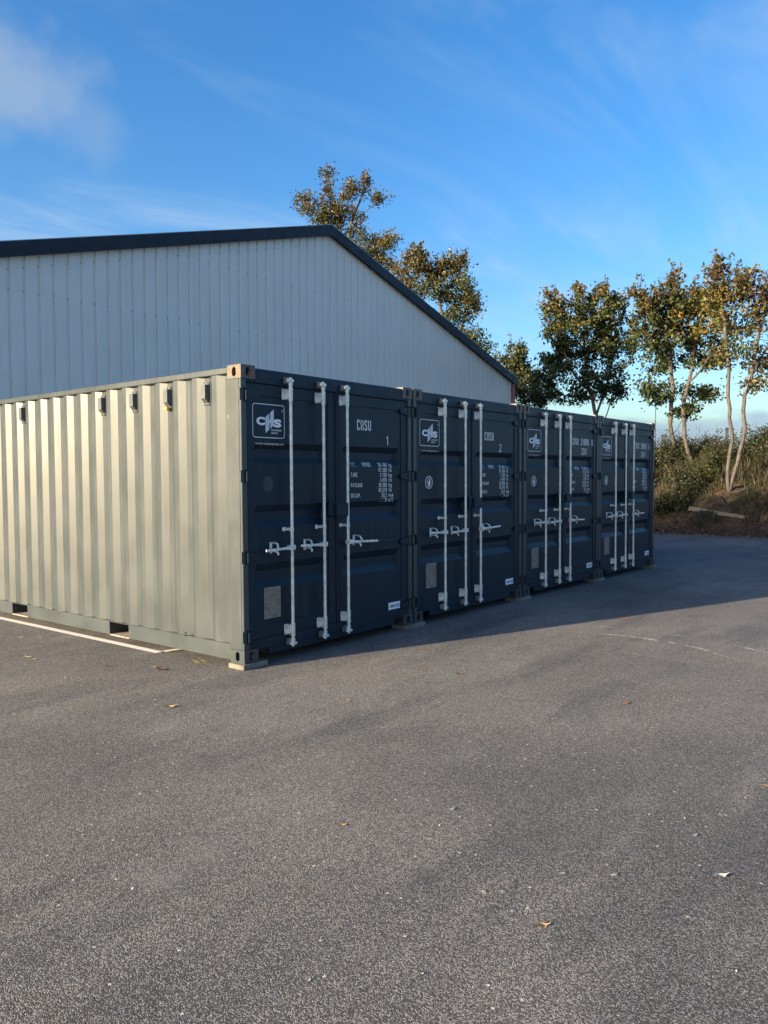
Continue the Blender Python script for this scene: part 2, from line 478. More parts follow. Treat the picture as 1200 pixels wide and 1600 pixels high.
# painted and scraped marks on the asphalt
def strip(name, pts, widths, mat, z=.005, seg=0.12):
    pts = [Vector((p[0], p[1], 0)) for p in pts]
    if not hasattr(widths, '__len__'): widths = [widths]*len(pts)
    b = MB(); vs = []
    for i, p in enumerate(pts):
        d = (pts[min(i+1, len(pts)-1)] - pts[max(i-1, 0)]).normalized(); nrm = Vector((-d.y, d.x, 0))*widths[i]/2
        vs += [(p.x+nrm.x, p.y+nrm.y, z), (p.x-nrm.x, p.y-nrm.y, z)]
    b.add(vs, [(2*i, 2*i+1, 2*i+3, 2*i+2) for i in range(len(pts)-1)])
    return tag(place(name, b.mesh(name, mat)), kind='structure')
A0, A1, A2 = on_ground(0, 966), on_ground(249, 1020), on_ground(277, 1016)
A00 = A0 + (A0-A1)*.6
strip('parking_line', [A00, A0, (A0+A1)/2, A1], .085, M_LINE)
strip('parking_line', [A1 + (A2-A1)*.25, A2, A2 + (A2-A1)*5], .075, M_LINE, .009)
def px_strip(name, pxs, w, mat, z=.005):
    p = [on_ground(*q) for q in pxs]
    fine = []
    for a, c in zip(p[:-1], p[1:]):
        for t in np.linspace(0, 1, 6, endpoint=False): fine.append(a+(c-a)*t)
    fine.append(p[-1])
    ww = [w*min(1, .25+1.5*min(i, len(fine)-1-i)/len(fine)*2) for i in range(len(fine))]
    return strip(name, fine, ww, mat, z)
px_strip('scrape_mark', [(880, 987), (925, 990), (980, 994), (1040, 1004), (1090, 1013), (1148, 1031)], .035, M_SCRAPE)
px_strip('scrape_mark', [(998, 997), (1050, 1005), (1110, 1018)], .03, M_SCRAPE, .009)
px_strip('scrape_mark', [(925, 979), (960, 981), (1008, 985)], .02, M_SCRAPE, .005)
px_strip('scrape_mark', [(1142, 1008), (1175, 1015), (1225, 1026)], .03, M_SCRAPE, .005)
px_strip('scrape_mark', [(1040, 992), (1060, 994), (1080, 996)], .03, M_SCRAPE, .006)
px_strip('yellow_mark', [(301, 1032), (312, 1037), (326, 1039)], .03, M_YLINE, .006)
px_strip('yellow_mark', [(309, 1029), (318, 1034), (327, 1037)], .02, M_YLINE, .009)
def blotch(u, v, w, h, mat, name='dried_splash'):
    c = on_ground(u, v); b = MB(); vs = [(c[0], c[1], .006)]
    e1 = on_ground(u+w/2, v)-c; e2 = on_ground(u, v-h/2)-c
    for k in range(18):
        t = 2*math.pi*k/18; r = random.uniform(.65, 1.1); q = c+e1*math.cos(t)*r+e2*math.sin(t)*r; vs.append((q[0], q[1], .006))
    b.add(vs, [(0, 1+k, 1+(k+1) % 18) for k in range(18)])
    me = b.mesh(name, mat, fix=False); me.attributes.new('fade', 'FLOAT', 'POINT').data.foreach_set('value', [1.0]+[0.0]*18)
    return tag(place(name, me), kind='structure')
M_SPLASH = roadpaint('dried_splash', (.40, .38, .32), .30, True)
for u, v, w, h in [(958, 1369, 20, 8), (879, 1366, 17, 7), (752, 1395, 15, 8), (784, 1395, 14, 7), (949, 1353, 10, 5), (1087, 1306, 14, 7), (1027, 1324, 12, 5),
                   (1074, 1435, 14, 8), (706, 1266, 13, 5), (820, 1187, 16, 4), (801, 1426, 10, 5), (1080, 1373, 10, 4), (932, 1370, 8, 4), (718, 1334, 12, 5)]:
    blotch(u, v, w, h, M_SPLASH)
blotch(978, 1099, 26, 8, roadpaint('rust_stain', (.30, .14, .06), .30, True), 'rust_stain')
blotch(1172, 1081, 40, 5, roadpaint('moss_stain', (.10, .12, .06), .40, True), 'moss_stain')
def dusty():
    g = G('pale_dust_patch'); c = g.coord(); at = g.n('ShaderNodeAttribute'); at.attribute_name = 'fade'
    k = g.math('MULTIPLY', g.rng(at.outputs['Fac'], 0, 1), g.rng(g.noise(c, 210, 2, .7), .50, .60, 0, .8))
    p = g.bsdf(Base_Color=(.34, .325, .30), Roughness=.85); tr = g.n('ShaderNodeBsdfTransparent'); mx = g.n('ShaderNodeMixShader')
    g.l(k, mx.inputs[0]); g.l(tr.outputs[0], mx.inputs[1]); g.l(p.outputs[0], mx.inputs[2]); g.l(mx.outputs[0], g.out.inputs[0]); return g.m
M_DP = dusty()
for k_, (u_, v_, w_, h_) in enumerate(((325, 1338, 150, 80), (250, 1382, 190, 80))):
    blotch(u_, v_, w_, h_, M_DP, 'dust_patch').location.z = .004*(k_+1)

# ------------------------------------------------------------------ the shed behind
D = 11.5; AX = 13.58; XL, XR = 2.25, 25.0; YB = 31.0
def roofz(x): return 9.44 - (.310*(x-AX) if x > AX else .278*(AX-x))
shed = empty('clad_shed', (AX, D, 0))
tag(shed, 'large grey ribbed metal clad shed with navy roof edge behind the containers', 'shed')
def P(x, y, z): return (x-AX, y-D, z)
rib0 = 3.647 % .3333
edges = []; x = XL
marks = [XL] + [q for q in np.arange(rib0+.1667, XR, 1.0) if q > XL+.2] + [XR-.2]
for a, c in zip(marks[:-1], marks[1:]):
    prof = [(a, 0)]
    k = math.ceil((a-rib0)/.3333)
    while rib0+k*.3333 < c-.03:
        r = rib0+k*.3333
        if r-.045 > a:
            prof += [(r-.040, 0), (r-.024, .034), (r+.024, .034), (r+.040, 0)]
            for s_ in (.11, .20): 
                if r+s_+.03 < c: prof += [(r+s_-.012, 0), (r+s_, -.0035), (r+s_+.012, 0)]
        k += 1
    prof.append((c, 0)); prof.sort()
    if a < AX < c: prof.append((AX, 0)); prof.sort()
    b = MB(); vs = []
    off = random.uniform(-.002, .002)
    for (x, y) in prof: vs += [P(x, D+y+off, .25), P(x, D+y+off, roofz(x)-.15)]
    b.add(vs, [(2*i, 2*i+2, 2*i+3, 2*i+1) for i in range(len(prof)-1)])
    place('cladding_sheet', b.mesh('cladding_sheet', M_CLAD, fix=False), shed)
b = MB()
for zrow in (5.72, 7.35):
    k = 0
    while rib0+k*.3333 < XR-.3:
        x = rib0+k*.3333; k += 1
        if x < XL+.1 or zrow > roofz(x)-.5: continue
        z = zrow + random.uniform(-.02, .02)
        b.box(*[q for q in (x-AX-.011, x-AX+.011, .024, .0345, z-.011, z+.011)])
k = 0
while rib0+k*.3333 < XR-.3:
    x = rib0+k*.3333; k += 1
    if x < XL+.1: continue
    z = roofz(x)-.55
    b.box(x-AX-.011, x-AX+.011, .024, .0345, z-.009, z+.009)
tag(place('fastener_heads', b.mesh('fastener_heads', M_SCREW), shed), kind='stuff')
def barge(x0, x1):
    b = MB(); q = [(x0-AX, roofz(x0)-.315), (x1-AX, roofz(x1)-.315), (x1-AX, roofz(x1)), (x0-AX, roofz(x0))]
    b.prism(q, 1, -.15, -.056)
    q2 = [(x0-AX, roofz(x0)-.300), (x1-AX, roofz(x1)-.300), (x1-AX, roofz(x1)-.02), (x0-AX, roofz(x0)-.02)]
    return b.mesh('bargeboard', M_NAVY)
place('bargeboard', barge(XL-.25, AX-.003), shed); place('bargeboard', barge(AX+.003, XR+.12), shed)
for x0, x1 in ((XL-.4, AX), (AX, XR+.16)):
    b = MB(); q = [(x0-AX, roofz(x0)-.06), (x1-AX, roofz(x1)-.06), (x1-AX, roofz(x1)+.018), (x0-AX, roofz(x0)+.018)]
    b.prism(q, 1, -.145, YB-D); 
    n_ = 22
    for i in range(int((YB-D)/1.0)):
        yy = i*1.0+.2
        b.prism([(x0-AX, roofz(x0)+.018), (x1-AX, roofz(x1)+.018), (x1-AX, roofz(x1)+.05), (x0-AX, roofz(x0)+.05)], 1, yy, yy+.05)
    place('roof_slope', b.mesh('roof_slope', M_ROOF), shed)
b = MB(); b.box(XR-.2-AX, XR+.03-AX, -.052, -.002, .25, roofz(XR)-.32); b.box(XR-AX, XR+.03-AX, -.002, .25, .25, roofz(XR)-.32)
place('corner_trim', b.mesh('corner_trim', M_RED), shed)
b = MB(); b.box(XR-.06-AX, XR-.002-AX, .01, YB-D, .25, roofz(XR)-.1); place('side_wall', b.mesh('side_wall', M_CLAD), shed)
b = MB(); b.box(XL-AX+.002, XL-AX+.06, .01, YB-D, .25, roofz(XL)-.1); place('side_wall', b.mesh('side_wall', M_CLAD), shed)
b = MB(); b.prism([(XL-AX+.07, .25), (XR-AX-.07, .25), (XR-AX-.07, roofz(XR)-.12), (0, roofz(AX)-.12), (XL-AX+.07, roofz(XL)-.12)], 1, YB-D-.1, YB-D-.02)
place('rear_wall', b.mesh('rear_wall', M_CLAD), shed)
b = MB(); b.box(XL-AX-.02, XR-AX+.02, -.02, YB-D, 0, .25); place('base_wall', b.mesh('base_wall', M_CONC), shed)

# ------------------------------------------------------------------ shipping containers
W, LEN, H = 2.438, 6.058, 2.591
PITCHX, BASE = 2.4687, 0.045
POST = .20

def stadium_r(t, a, s):
    c, sn = abs(math.cos(t)), abs(math.sin(t))
    if c > 1e-9 and a/c*sn <= s: return a/c
    bq = -2*s*sn; cq = s*s-a*a
    return (-bq+math.sqrt(max(0, bq*bq-4*cq)))/2
def holed_face(b, w, h, a, s, depth, T, flip=False):
    """rectangle w x h with an upright oval hole and its rim; T maps (u, v, inward) to a point"""
    ts = sorted(set([2*math.pi*k/24 for k in range(24)] + [math.atan2(sv*h, su*w) % (2*math.pi) for su in (1, -1) for sv in (1, -1)]))
    vs = []
    for t in ts:
        c, sn = math.cos(t), math.sin(t)
        m = min(w/2/abs(c) if abs(c) > 1e-9 else 1e9, h/2/abs(sn) if abs(sn) > 1e-9 else 1e9)
        r = stadium_r(t, a, s)
        vs += [T(m*c, m*sn, 0), T(r*c, r*sn, 0), T(r*c*.97, r*sn*.97, depth)]
    n = len(ts); fs = []
    for i in range(n):
        j = (i+1) % n
        fs += [(3*i, 3*j, 3*j+1, 3*i+1), (3*i+1, 3*j+1, 3*j+2, 3*i+2)]
    b.add(vs, fs)
CX, CY, CZ = .162, .178, .118
def casting_mesh(mx, my, mz, mat):
    b = MB()
    holed_face(b, CX, CZ, .0255, .016, .03, lambda u, v, d: (CX/2+u, d, CZ/2+v))
    holed_face(b, CY, CZ, .0255, .016, .03, lambda u, v, d: (d, CY/2+u, CZ/2+v))
    b.add([(CX, 0, 0), (CX, CY, 0), (CX, CY, CZ), (CX, 0, CZ), (0, CY, 0), (0, CY, CZ), (0, 0, 0), (0, 0, CZ)],
          [(0, 1, 2, 3), (1, 4, 5, 2), (6, 4, 1, 0), (7, 3, 2, 5)])
    b.v = [((W-x) if mx else x, (LEN-y) if my else y, (H-z) if mz else z) for x, y, z in b.v]
    return b.mesh('corner_casting', mat, fix=False)

MESH = {}
def cached(key, fn):
    if key not in MESH: MESH[key] = fn()
    return MESH[key]

def side_panel(mir):
    b = MB(); vs = []; pts = [(POST-.02, .046)]
    k = 0; y = .505-.278
    prof = []
    while y < LEN-.25:
        for dy, xx in ((-.032, .046), (.032, .046), (.107, .011), (.171, .011)):
            q = y+dy
            if POST-.02 < q < LEN-POST+.02: prof.append((q, xx))
        y += .278
    prof = pts + prof + [(LEN-POST+.02, .046)]
    for (q, xx) in prof:
        X = W-xx if mir else xx
        vs += [(X, q, .150), (X, q, 2.535)]
    b.add(vs, [(2*i, 2*i+1, 2*i+3, 2*i+2) for i in range(len(prof)-1)])
    return b.mesh('side_panel', M_PAINT, fix=False)
def top_rail(mir):
    b = MB(); x0, x1 = (.002, .062)
    if mir: x0, x1 = W-x1, W-x0
    b.box(x0, x1, CY, LEN-CY, 2.522, 2.578, .006); return b.mesh('top_side_rail', M_PAINT)
PK = [(1.74, 2.08), (3.79, 4.15)]
def bottom_rail(mir):
    b = MB(); ed = [CY] + [q for p in PK for q in p] + [LEN-CY]
    x0, x1 = (.001, .009)
    if mir: x0, x1 = W-x1, W-x0
    for a, c in zip(ed[::2], ed[1::2]):
        b.box(x0, x1, a, c, .018, .158, .002)
        xa, xb = (.009, .05) if not mir else (W-.05, W-.009)
        b.box(xa, xb, a, c, .018, .026); b.box(xa, xb, a, c, .150, .158)
    return b.mesh('bottom_side_rail', M_PAINT)
def fork_pocket(i):
    a, c = PK[i]; b = MB()
    b.box(.003, W-.003, a-.006, a, .027, .15); b.box(.003, W-.003, c, c+.006, .027, .15); b.box(.003, W-.003, a, c, .150, .158)
    return b.mesh('fork_pocket', M_PAINT)
def pocket_strap(i):
    a, c = PK[i]; b = MB(); b.box(.002, W-.002, a, c, .012, .024); return b.mesh('pocket_strap', M_FLOORSTEEL)
HZ = [2.335, 1.63, .925, .23]
def post(mx, my):
    """hollow-section corner post; on the door end its front lip is notched at every hinge"""
    b = MB()
    def bx(x0, x1, y0, y1, z0, z1, c=.004):
        if mx: x0, x1 = W-x1, W-x0
        if my: y0, y1 = LEN-y1, LEN-y0
        b.box(x0, x1, y0, y1, z0, z1, c)
    bx(.004, .05, .034, POST, CZ, H-CZ)
    zs = [CZ] + [q for z in sorted(HZ) for q in (z-.05, z+.05)] + [H-CZ]
    if my: bx(.004, .15, .004, .034, CZ, H-CZ)
    else:
        for a, c in zip(zs[::2], zs[1::2]): bx(.004, .066, .006, .034, a, c)
        for z in HZ: bx(.004, .066, .022, .034, z-.05, z+.05, 0)
        bx(.05, .066, .0342, .06, CZ, H-CZ, 0)
    return b.mesh('corner_post', M_POST if not my else M_PAINT)
def hinge(mx):
    b = MB(); 
    def X(x): return W-x if mx else x
    z0 = 0
    b.tube([(X(.064), .008, -.047), (X(.064), .008, .047)], .011, 10)
    q = [(X(.064), -.042), (X(.09), -.042), (X(.19), -.022), (X(.205), -.012), (X(.205), .012), (X(.19), .022), (X(.09), .042), (X(.064), .042)]
    b.prism(q, 1, .004, .017)
    lo, hi = sorted((X(.012), X(.05)))
    b.box(lo, hi, -.001, .030, .050, .062, .002); b.box(lo, hi, -.001, .030, -.062, -.050, .002)
    return b.mesh('hinge', M_DOOR, smooth=40)
def header():
    b = MB(); b.box(CX, W-CX, .010, .10, 2.452, 2.572, .006); b.box(.068, W-.068, .003, .02, 2.447, 2.462, .002)
    b.box(.06, CX, .012, .1, 2.447, 2.472)
    b.box(W-CX, W-.06, .012, .1, 2.447, 2.472)
    return b.mesh('door_header', M_DOOR)
def sill():
    b = MB(); b.box(CX, W-CX, .010, .15, .100, .190, .005); b.box(.31, W-.31, .010, .15, .038, .1002, .004)
    b.box(.07, CX, .014, .15, .119, .187, .002); b.box(W-CX, W-.07, .014, .15, .119, .187, .002)
    return b.mesh('door_sill', M_DOOR)
def keeper():
    b = MB(); b.box(-.034, -.022, -.045, .012, -.02, .02, .002); b.box(.022, .034, -.045, .012, -.02, .02, .002); b.box(-.034, .034, .002, .0105, -.026, .026)
    return b.mesh('cam_keeper', M_GALVD)

FY, PYB, PYD = .020, .029, .068       # frame front, panel face, groove bottom
GRV = [(1.931, 1.740), (1.375, 1.177), (.858, .635)]
def depth(z):
    for t, bt in GRV:
        s = (t-bt)*.31
        if bt <= z <= t:
            if z > t-s: return PYB+(PYD-PYB)*(t-z)/s
            if z < bt+s: return PYB+(PYD-PYB)*(z-bt)/s
            return PYD
    return PYB
DOORS = [dict(x0=.076, x1=1.196, p0=.125, p1=1.105, bars=(.545, .975)), dict(x0=1.214, x1=2.362, p0=1.285, p1=2.262, bars=(1.315,))]
def door_frame(i):
    d = DOORS[i]; b = MB(); z0, z1 = .200, 2.443
    b.box(d['x0'], d['p0'], FY, FY+.05, z0, z1, .004); b.box(d['p1'], d['x1'], FY, FY+.05, z0, z1, .004)
    b.box(d['p0'], d['p1'], FY+.001, FY+.05, 2.335, z1, .003); b.box(d['p0'], d['p1'], FY+.001, FY+.05, z0, .315, .003)
    return b.mesh('door', M_DOOR)
def door_panel(i):
    d = DOORS[i]; b = MB(); x0, x1 = d['p0'], d['p1']
    zs = [.315]
    for t, bt in GRV[::-1]:
        s = (t-bt)*.31; zs += [bt, bt+s, t-s, t]
    zs.append(2.335)
    xs = [x0, x0+.03, x0+.06, x1-.06, x1-.03, x1]
    vs = [(x, PYB if j in (0, 1, 4, 5) else depth(z), z) for z in zs for j, x in enumerate(xs)]
    b.add(vs, [(r*6+j, r*6+j+1, (r+1)*6+j+1, (r+1)*6+j) for r in range(len(zs)-1) for j in range(5)])
    return b.mesh('panel', M_DOOR, fix=False)
def gasket(i):
    d = DOORS[i]; b = MB(); g = .010
    b.box(d['x0']-g, d['x1']+g, .030, .048, .184, .205); b.box(d['x0']-g, d['x1']+g, .030, .048, 2.438, 2.452)
    b.box(d['x0']-g, d['x0']+.004, .030, .048, .2, 2.44); b.box(d['x1']-.004, d['x1']+g, .031, .049, .2, 2.44)
    return b.mesh('seal', M_GASKET)
BY = -.045
def bar():
    b = MB(); b.tube([(0, BY, .115), (0, BY, 2.486)], .0148, 14); return b.mesh('locking_bar', M_GALV, smooth=50)
def bracket(h=.118):
    b = MB(); b.box(-.054, -.016, .006, FY-.001, -h/2+.01, h/2-.01, .003); b.box(-.019, .019, BY+.012, FY-.001, -h/2+.014, h/2-.014, .003)
    b.tube([(0, BY, -h/2), (0, BY, h/2)], .0205, 14)
    for z in (-.03, .03): b.tube([(-.039, .006, z), (-.039, 0, z)], .007, 6)
    return b.mesh('bar_bracket', M_GALV, smooth=40)
def guide():
    b = MB(); b.box(-.056, -.015, .016, PYB-.001, -.019, .019, .003); b.box(-.017, .017, BY, PYB-.002, -.013, .013, .003); b.tube([(0, BY, -.016), (0, BY, .016)], .0185, 14)
    b.tube([(-.040, .017, 0), (-.040, .011, 0)], .007, 6)
    return b.mesh('bar_guide', M_GALV, smooth=40)
def cam_end():
    b = MB(); b.tube([(0, BY, -.04), (0, BY, .0)], .021, 12)
    b.prism([(-.036, BY-.016), (.024, BY-.02), (.036, BY-.005), (.026, BY+.016), (.008, BY+.035), (-.012, BY+.03), (-.02, BY+.012), (-.04, BY+.004)], 2, -.004, .018)
    b.tube([(0, BY, .018), (0, BY, .034)], .013, 10)
    return b.mesh('cam', M_GALV, smooth=40)
def handle(s, ln):
    b = MB()
    x0, x1 = sorted((s*.012, s*ln)); b.box(x0, x1, BY-.028, BY-.018, -.0115, .0115, .002)
    lo, hi = sorted((-s*.02, s*.052)); b.box(lo, hi, BY-.030, BY+.020, -.022, .022, .004)
    return b.mesh('handle', M_GALV)
def catch(s):
    """handle retainer: back plate, hook and swinging hasp"""
    b = MB(); b.box(-.013, .013, .018, PYB-.001, -.045, .058, .002); b.box(-.009, .009, BY-.015, .019, -.030, -.018, .002)
    b.tube([(0, .018, .046), (0, -.02, .056), (0, BY-.02, .044), (s*.008, BY-.034, .016), (s*.022, BY-.034, -.008), (s*.04, BY-.032, -.014)], [.008, .0085, .0085, .009, .008, .006], 8)
    b.tube([(0, BY-.015, -.024), (0, BY-.028, -.040), (0, BY-.026, -.056)], [.009, .010, .006], 8)
    return b.mesh('handle_catch', M_GALV, smooth=50)
def grip():
    b = MB(); b.box(.435, .62, BY-.032, BY-.014, -.0145, .0145, .004); return b.mesh('grip', M_BLACK)
def lockbox():
    b = MB(); b.box(1.03, 1.145, -.06, FY, 1.25, 1.385, .006); b.box(1.105, 1.275, -.095, -.061, 1.245, 1.372, .008); b.box(1.225, 1.27, -.062, FY, 1.25, 1.367, .004)
    return b.mesh('lock_box', M_DOOR)

# lettering
_tc = {}
def glyphs(s, bold=0.0, shear=0.0):
    key = (s, bold, shear)
    if key in _tc: return _tc[key]
    cu = bpy.data.curves.new('t', 'FONT'); cu.body = s; cu.size = 1.0; cu.resolution_u = 3; cu.offset = bold; cu.shear = shear
    ob = bpy.data.objects.new('t', cu); COL.objects.link(ob)
    dg = bpy.context.evaluated_depsgraph_get(); me = bpy.data.meshes.new_from_object(ob.evaluated_get(dg))
    vs = np.array([v.co[:2] for v in me.vertices]); fs = [tuple(p.vertices) for p in me.polygons]
    bpy.data.objects.remove(ob); bpy.data.curves.remove(cu); bpy.data.meshes.remove(me)
    _tc[key] = (vs, fs); return vs, fs
def text(b, s, x0, x1, z0, z1, bold=.012, lift=.0018, shear=0.0, conform=True, y=None):
    """fit the word s into the rectangle x0..x1, z0..z1 of the door face"""
    vs, fs = glyphs(s, bold, shear)
    mn, mxx = vs.min(0), vs.max(0); cap = glyphs('H', bold)[0]
    ref0, ref1 = cap[:, 1].min(), cap[:, 1].max()
    out = []
    for q in vs:
        x = x0+(q[0]-mn[0])/(mxx[0]-mn[0])*(x1-x0); z = z0+(q[1]-ref0)/(ref1-ref0)*(z1-z0)
        yy = y if y is not None else depth(z)
        out.append((x, yy-lift, z))
    b.add(out, fs)
# condensed stencil-sheet alphabet: every character is a few strokes on a 1 x 1 cell (lower case x-height .62)
_q = .16
_O = [(0, _q), (.25, 0), (.75, 0), (1, _q), (1, 1-_q), (.75, 1), (.25, 1), (0, 1-_q), (0, _q)]
STROKES = {
 'C': [[(1, 1-_q), (.75, 1), (.25, 1), (0, 1-_q), (0, _q), (.25, 0), (.75, 0), (1, _q)]], 'H': [[(0, 0), (0, 1)], [(1, 0), (1, 1)], [(0, .5), (1, .5)]],
 'S': [[(1, 1-_q), (.75, 1), (.25, 1), (0, 1-_q), (0, .66), (.2, .54), (.8, .46), (1, .34), (1, _q), (.75, 0), (.25, 0), (0, _q)]], 'U': [[(0, 1), (0, _q), (.25, 0), (.75, 0), (1, _q), (1, 1)]],
 '0': [_O], 'O': [_O], '1': [[(.15, .8), (.6, 1), (.6, 0)]], '2': [[(0, 1-_q), (.25, 1), (.75, 1), (1, 1-_q), (1, .66), (0, 0), (1, 0)]],
 '3': [[(0, 1-_q), (.25, 1), (.75, 1), (1, 1-_q), (1, .64), (.75, .53), (.35, .53)], [(.75, .53), (1, .42), (1, _q), (.75, 0), (.25, 0), (0, _q)]],
 '4': [[(.75, 0), (.75, 1), (0, .28), (1, .28)]], '5': [[(.95, 1), (.08, 1), (.03, .56), (.75, .6), (1, .46), (1, _q), (.75, 0), (.25, 0), (0, _q)]],
 '6': [[(.95, 1-_q), (.7, 1), (.25, 1), (0, 1-_q), (0, _q), (.25, 0), (.75, 0), (1, _q), (1, .44), (.75, .57), (0, .52)]], '7': [[(0, 1), (1, 1), (.35, 0)]],
 '8': [[(.25, .53), (0, .66), (0, 1-_q), (.25, 1), (.75, 1), (1, 1-_q), (1, .66), (.75, .53), (.25, .53), (0, .4), (0, _q), (.25, 0), (.75, 0), (1, _q), (1, .4), (.75, .53)]],
 '9': [[(.05, _q), (.3, 0), (.75, 0), (1, _q), (1, 1-_q), (.75, 1), (.25, 1), (0, 1-_q), (0, .56), (.25, .43), (1, .48)]], 'G': [[(1, 1-_q), (.75, 1), (.25, 1), (0, 1-_q), (0, _q), (.25, 0), (.75, 0), (1, _q), (1, .46), (.55, .46)]],
 'M': [[(0, 0), (0, 1), (.5, .35), (1, 1), (1, 0)]], 'A': [[(0, 0), (.5, 1), (1, 0)], [(.2, .33), (.8, .33)]], 'X': [[(0, 0), (1, 1)], [(0, 1), (1, 0)]], 'R': [[(0, 0), (0, 1), (.75, 1), (1, .87), (1, .63), (.75, .5), (0, .5)], [(.5, .5), (1, 0)]],
 'T': [[(0, 1), (1, 1)], [(.5, 1), (.5, 0)]], 'E': [[(1, 1), (0, 1), (0, 0), (1, 0)], [(0, .5), (.8, .5)]], 'P': [[(0, 0), (0, 1), (.75, 1), (1, .87), (1, .6), (.75, .47), (0, .47)]], 'Y': [[(0, 1), (.5, .5), (1, 1)], [(.5, .5), (.5, 0)]],
 'L': [[(0, 1), (0, 0), (1, 0)]], 'D': [[(0, 0), (0, 1), (.65, 1), (1, .82), (1, .18), (.65, 0), (0, 0)]], '.': [[(.42, 0), (.58, 0)]], ',': [[(.58, .05), (.42, -.14)]],
 'k': [[(0, 0), (0, 1)], [(.9, .62), (.05, .28)], [(.35, .4), (1, 0)]], 'g': [[(1, .62), (1, -.16), (.75, -.28), (.2, -.26)], [(1, .5), (.7, .62), (.25, .62), (0, .5), (0, .12), (.25, 0), (.7, 0), (1, .12)]],
 'l': [[(.5, 1), (.5, 0)]], 'b': [[(0, 1), (0, 0)], [(0, .5), (.3, .62), (.75, .62), (1, .5), (1, .12), (.75, 0), (.3, 0), (0, .12)]], 'c': [[(1, .5), (.75, .62), (.25, .62), (0, .5), (0, .12), (.25, 0), (.75, 0), (1, .12)]],
 'u': [[(0, .62), (0, .12), (.25, 0), (.75, 0), (1, .12)], [(1, .62), (1, 0)]], 'm': [[(0, 0), (0, .62)], [(0, .5), (.25, .62), (.5, .5), (.5, 0)], [(.5, .5), (.75, .62), (1, .5), (1, 0)]], 'f': [[(.9, .95), (.5, 1), (.35, .85), (.35, 0)], [(.1, .6), (.8, .6)]], 't': [[(.4, .95), (.4, .12), (.6, 0), (.9, .04)], [(.1, .62), (.85, .62)]]}
def stencil(b, s, x0, x1, z0, z1, wt=.16, lift=.0018):
    """write s between x0 and x1; wt is the stroke width as a share of the capital height"""
    adv = [.42 if ch in '.,l' else 1.0 for ch in s]; gap = .36
    tot = sum(adv)+gap*(len(s)-1); h = z1-z0; w = wt*h/2; cell = (x1-x0)/tot
    x = x0
    for ch, ad in zip(s, adv):
        for st in STROKES[ch]:
            pts = [Vector((x+w+p[0]*max(1e-4, ad*cell-2*w), z0+w+p[1]*(h-2*w))) for p in st]
            n = len(pts); le, ri = [], []
            for i in range(n):
                d0 = (pts[i]-pts[i-1]).normalized() if i else None; d1 = (pts[i+1]-pts[i]).normalized() if i < n-1 else None
                if d0 is None: d0 = d1
                if d1 is None: d1 = d0
                t = d0+d1; t = t.normalized() if t.length > .2 else d0
                nr = Vector((-t.y, t.x)); k = w/max(.45, nr.dot(Vector((-d0.y, d0.x))))
                p = pts[i] + (-d0*w if i == 0 and (st[0] != st[-1]) else d1*w if i == n-1 and (st[0] != st[-1]) else Vector((0, 0)))
                le.append(p+nr*k); ri.append(p-nr*k)
            vs = [(q.x, depth(q.y)-lift, q.y) for q in le+ri]
            b.add(vs, [(i, n+i, n+i+1, i+1) for i in range(n-1)])
        x += (ad+gap)*cell
def flat(b, pts, y, lift=.0018):
    b.add([(x, y-lift, z) for x, z in pts], [tuple(range(len(pts)))])
def ring(b, outer, inner, y, lift=.0018):
    n = len(outer); b.add([(x, y-lift, z) for x, z in outer+inner], [(i, (i+1) % n, n+(i+1) % n, n+i) for i in range(n)])
def rrect(x0, x1, z0, z1, r, n=6):
    o = []
    for cx, cz, a0 in ((x1-r, z1-r, 0), (x0+r, z1-r, 90), (x0+r, z0+r, 180), (x1-r, z0+r, 270)):
        for k in range(n+1):
            t = math.radians(a0+90*k/n); o.append((cx+r*math.cos(t), cz+r*math.sin(t)))
    return o
LX0, LX1, LZ0, LZ1 = .150, .535, 1.972, 2.272
def LP(u, v): return (LX0+(LX1-LX0)*u, LZ0+(LZ1-LZ0)*v)
def logo():
    b = MB(); y = PYB
    ring(b, rrect(LX0, LX1, LZ0, LZ1, .03), rrect(LX0+.006, LX1-.006, LZ0+.006, LZ1-.006, .025), y)
    def T(s, u0, u1, v0, v1, bold): text(b, s, *[LP(u0, 0)[0], LP(u1, 0)[0], LP(0, v0)[1], LP(0, v1)[1]], bold, y=y)
    T('C', .115, .385, .37, .61, .055); T('S', .65, .90, .33, .57, .055)
    T('CONTAINER', .57, .90, .215, .265, .018); T('GROUP', .57, .78, .13, .18, .018)
    c = LP(.93, .83); o = [(c[0]+.009*math.cos(t), c[1]+.009*math.sin(t)) for t in np.linspace(0, 2*math.pi, 12, endpoint=False)]
    i_ = [(c[0]+.0065*math.cos(t), c[1]+.0065*math.sin(t)) for t in np.linspace(0, 2*math.pi, 12, endpoint=False)]
    ring(b, o, i_, y); text(b, 'R', c[0]-.003, c[0]+.004, c[1]-.004, c[1]+.004, .02, y=y)
    return b.mesh('logo_lettering', M_WHITE, fix=False)
def sail():
    b = MB(); y = PYB
    sl = lambda u: .62+(u-.40)/.24*.225     # slope of the upper edge
    lo = lambda u: .145+(u-.40)/.24*.225
    # an H standing in a slanting sail: left stroke, right stroke, cross bar
    for u0, u1, f0, f1 in ((.395, .512, 0, 1), (.545, .66, 0, 1), (.512, .545, .38, .60)):
        q = []
        for u, f in ((u0, f0), (u1, f0), (u1, f1), (u0, f1)): q.append(LP(u, lo(u)+(sl(u)-lo(u))*f))
        flat(b, q, y, .0019)
    return b.mesh('logo_sail', M_LILAC, fix=False)
def weblet():
    b = MB(); text(b, 'www.chs-containergroup.com', LX0, LX1-.005, 1.913, 1.933, .012, shear=.25, lift=.0018); return b.mesh('web_address', M_STENCIL, fix=False)
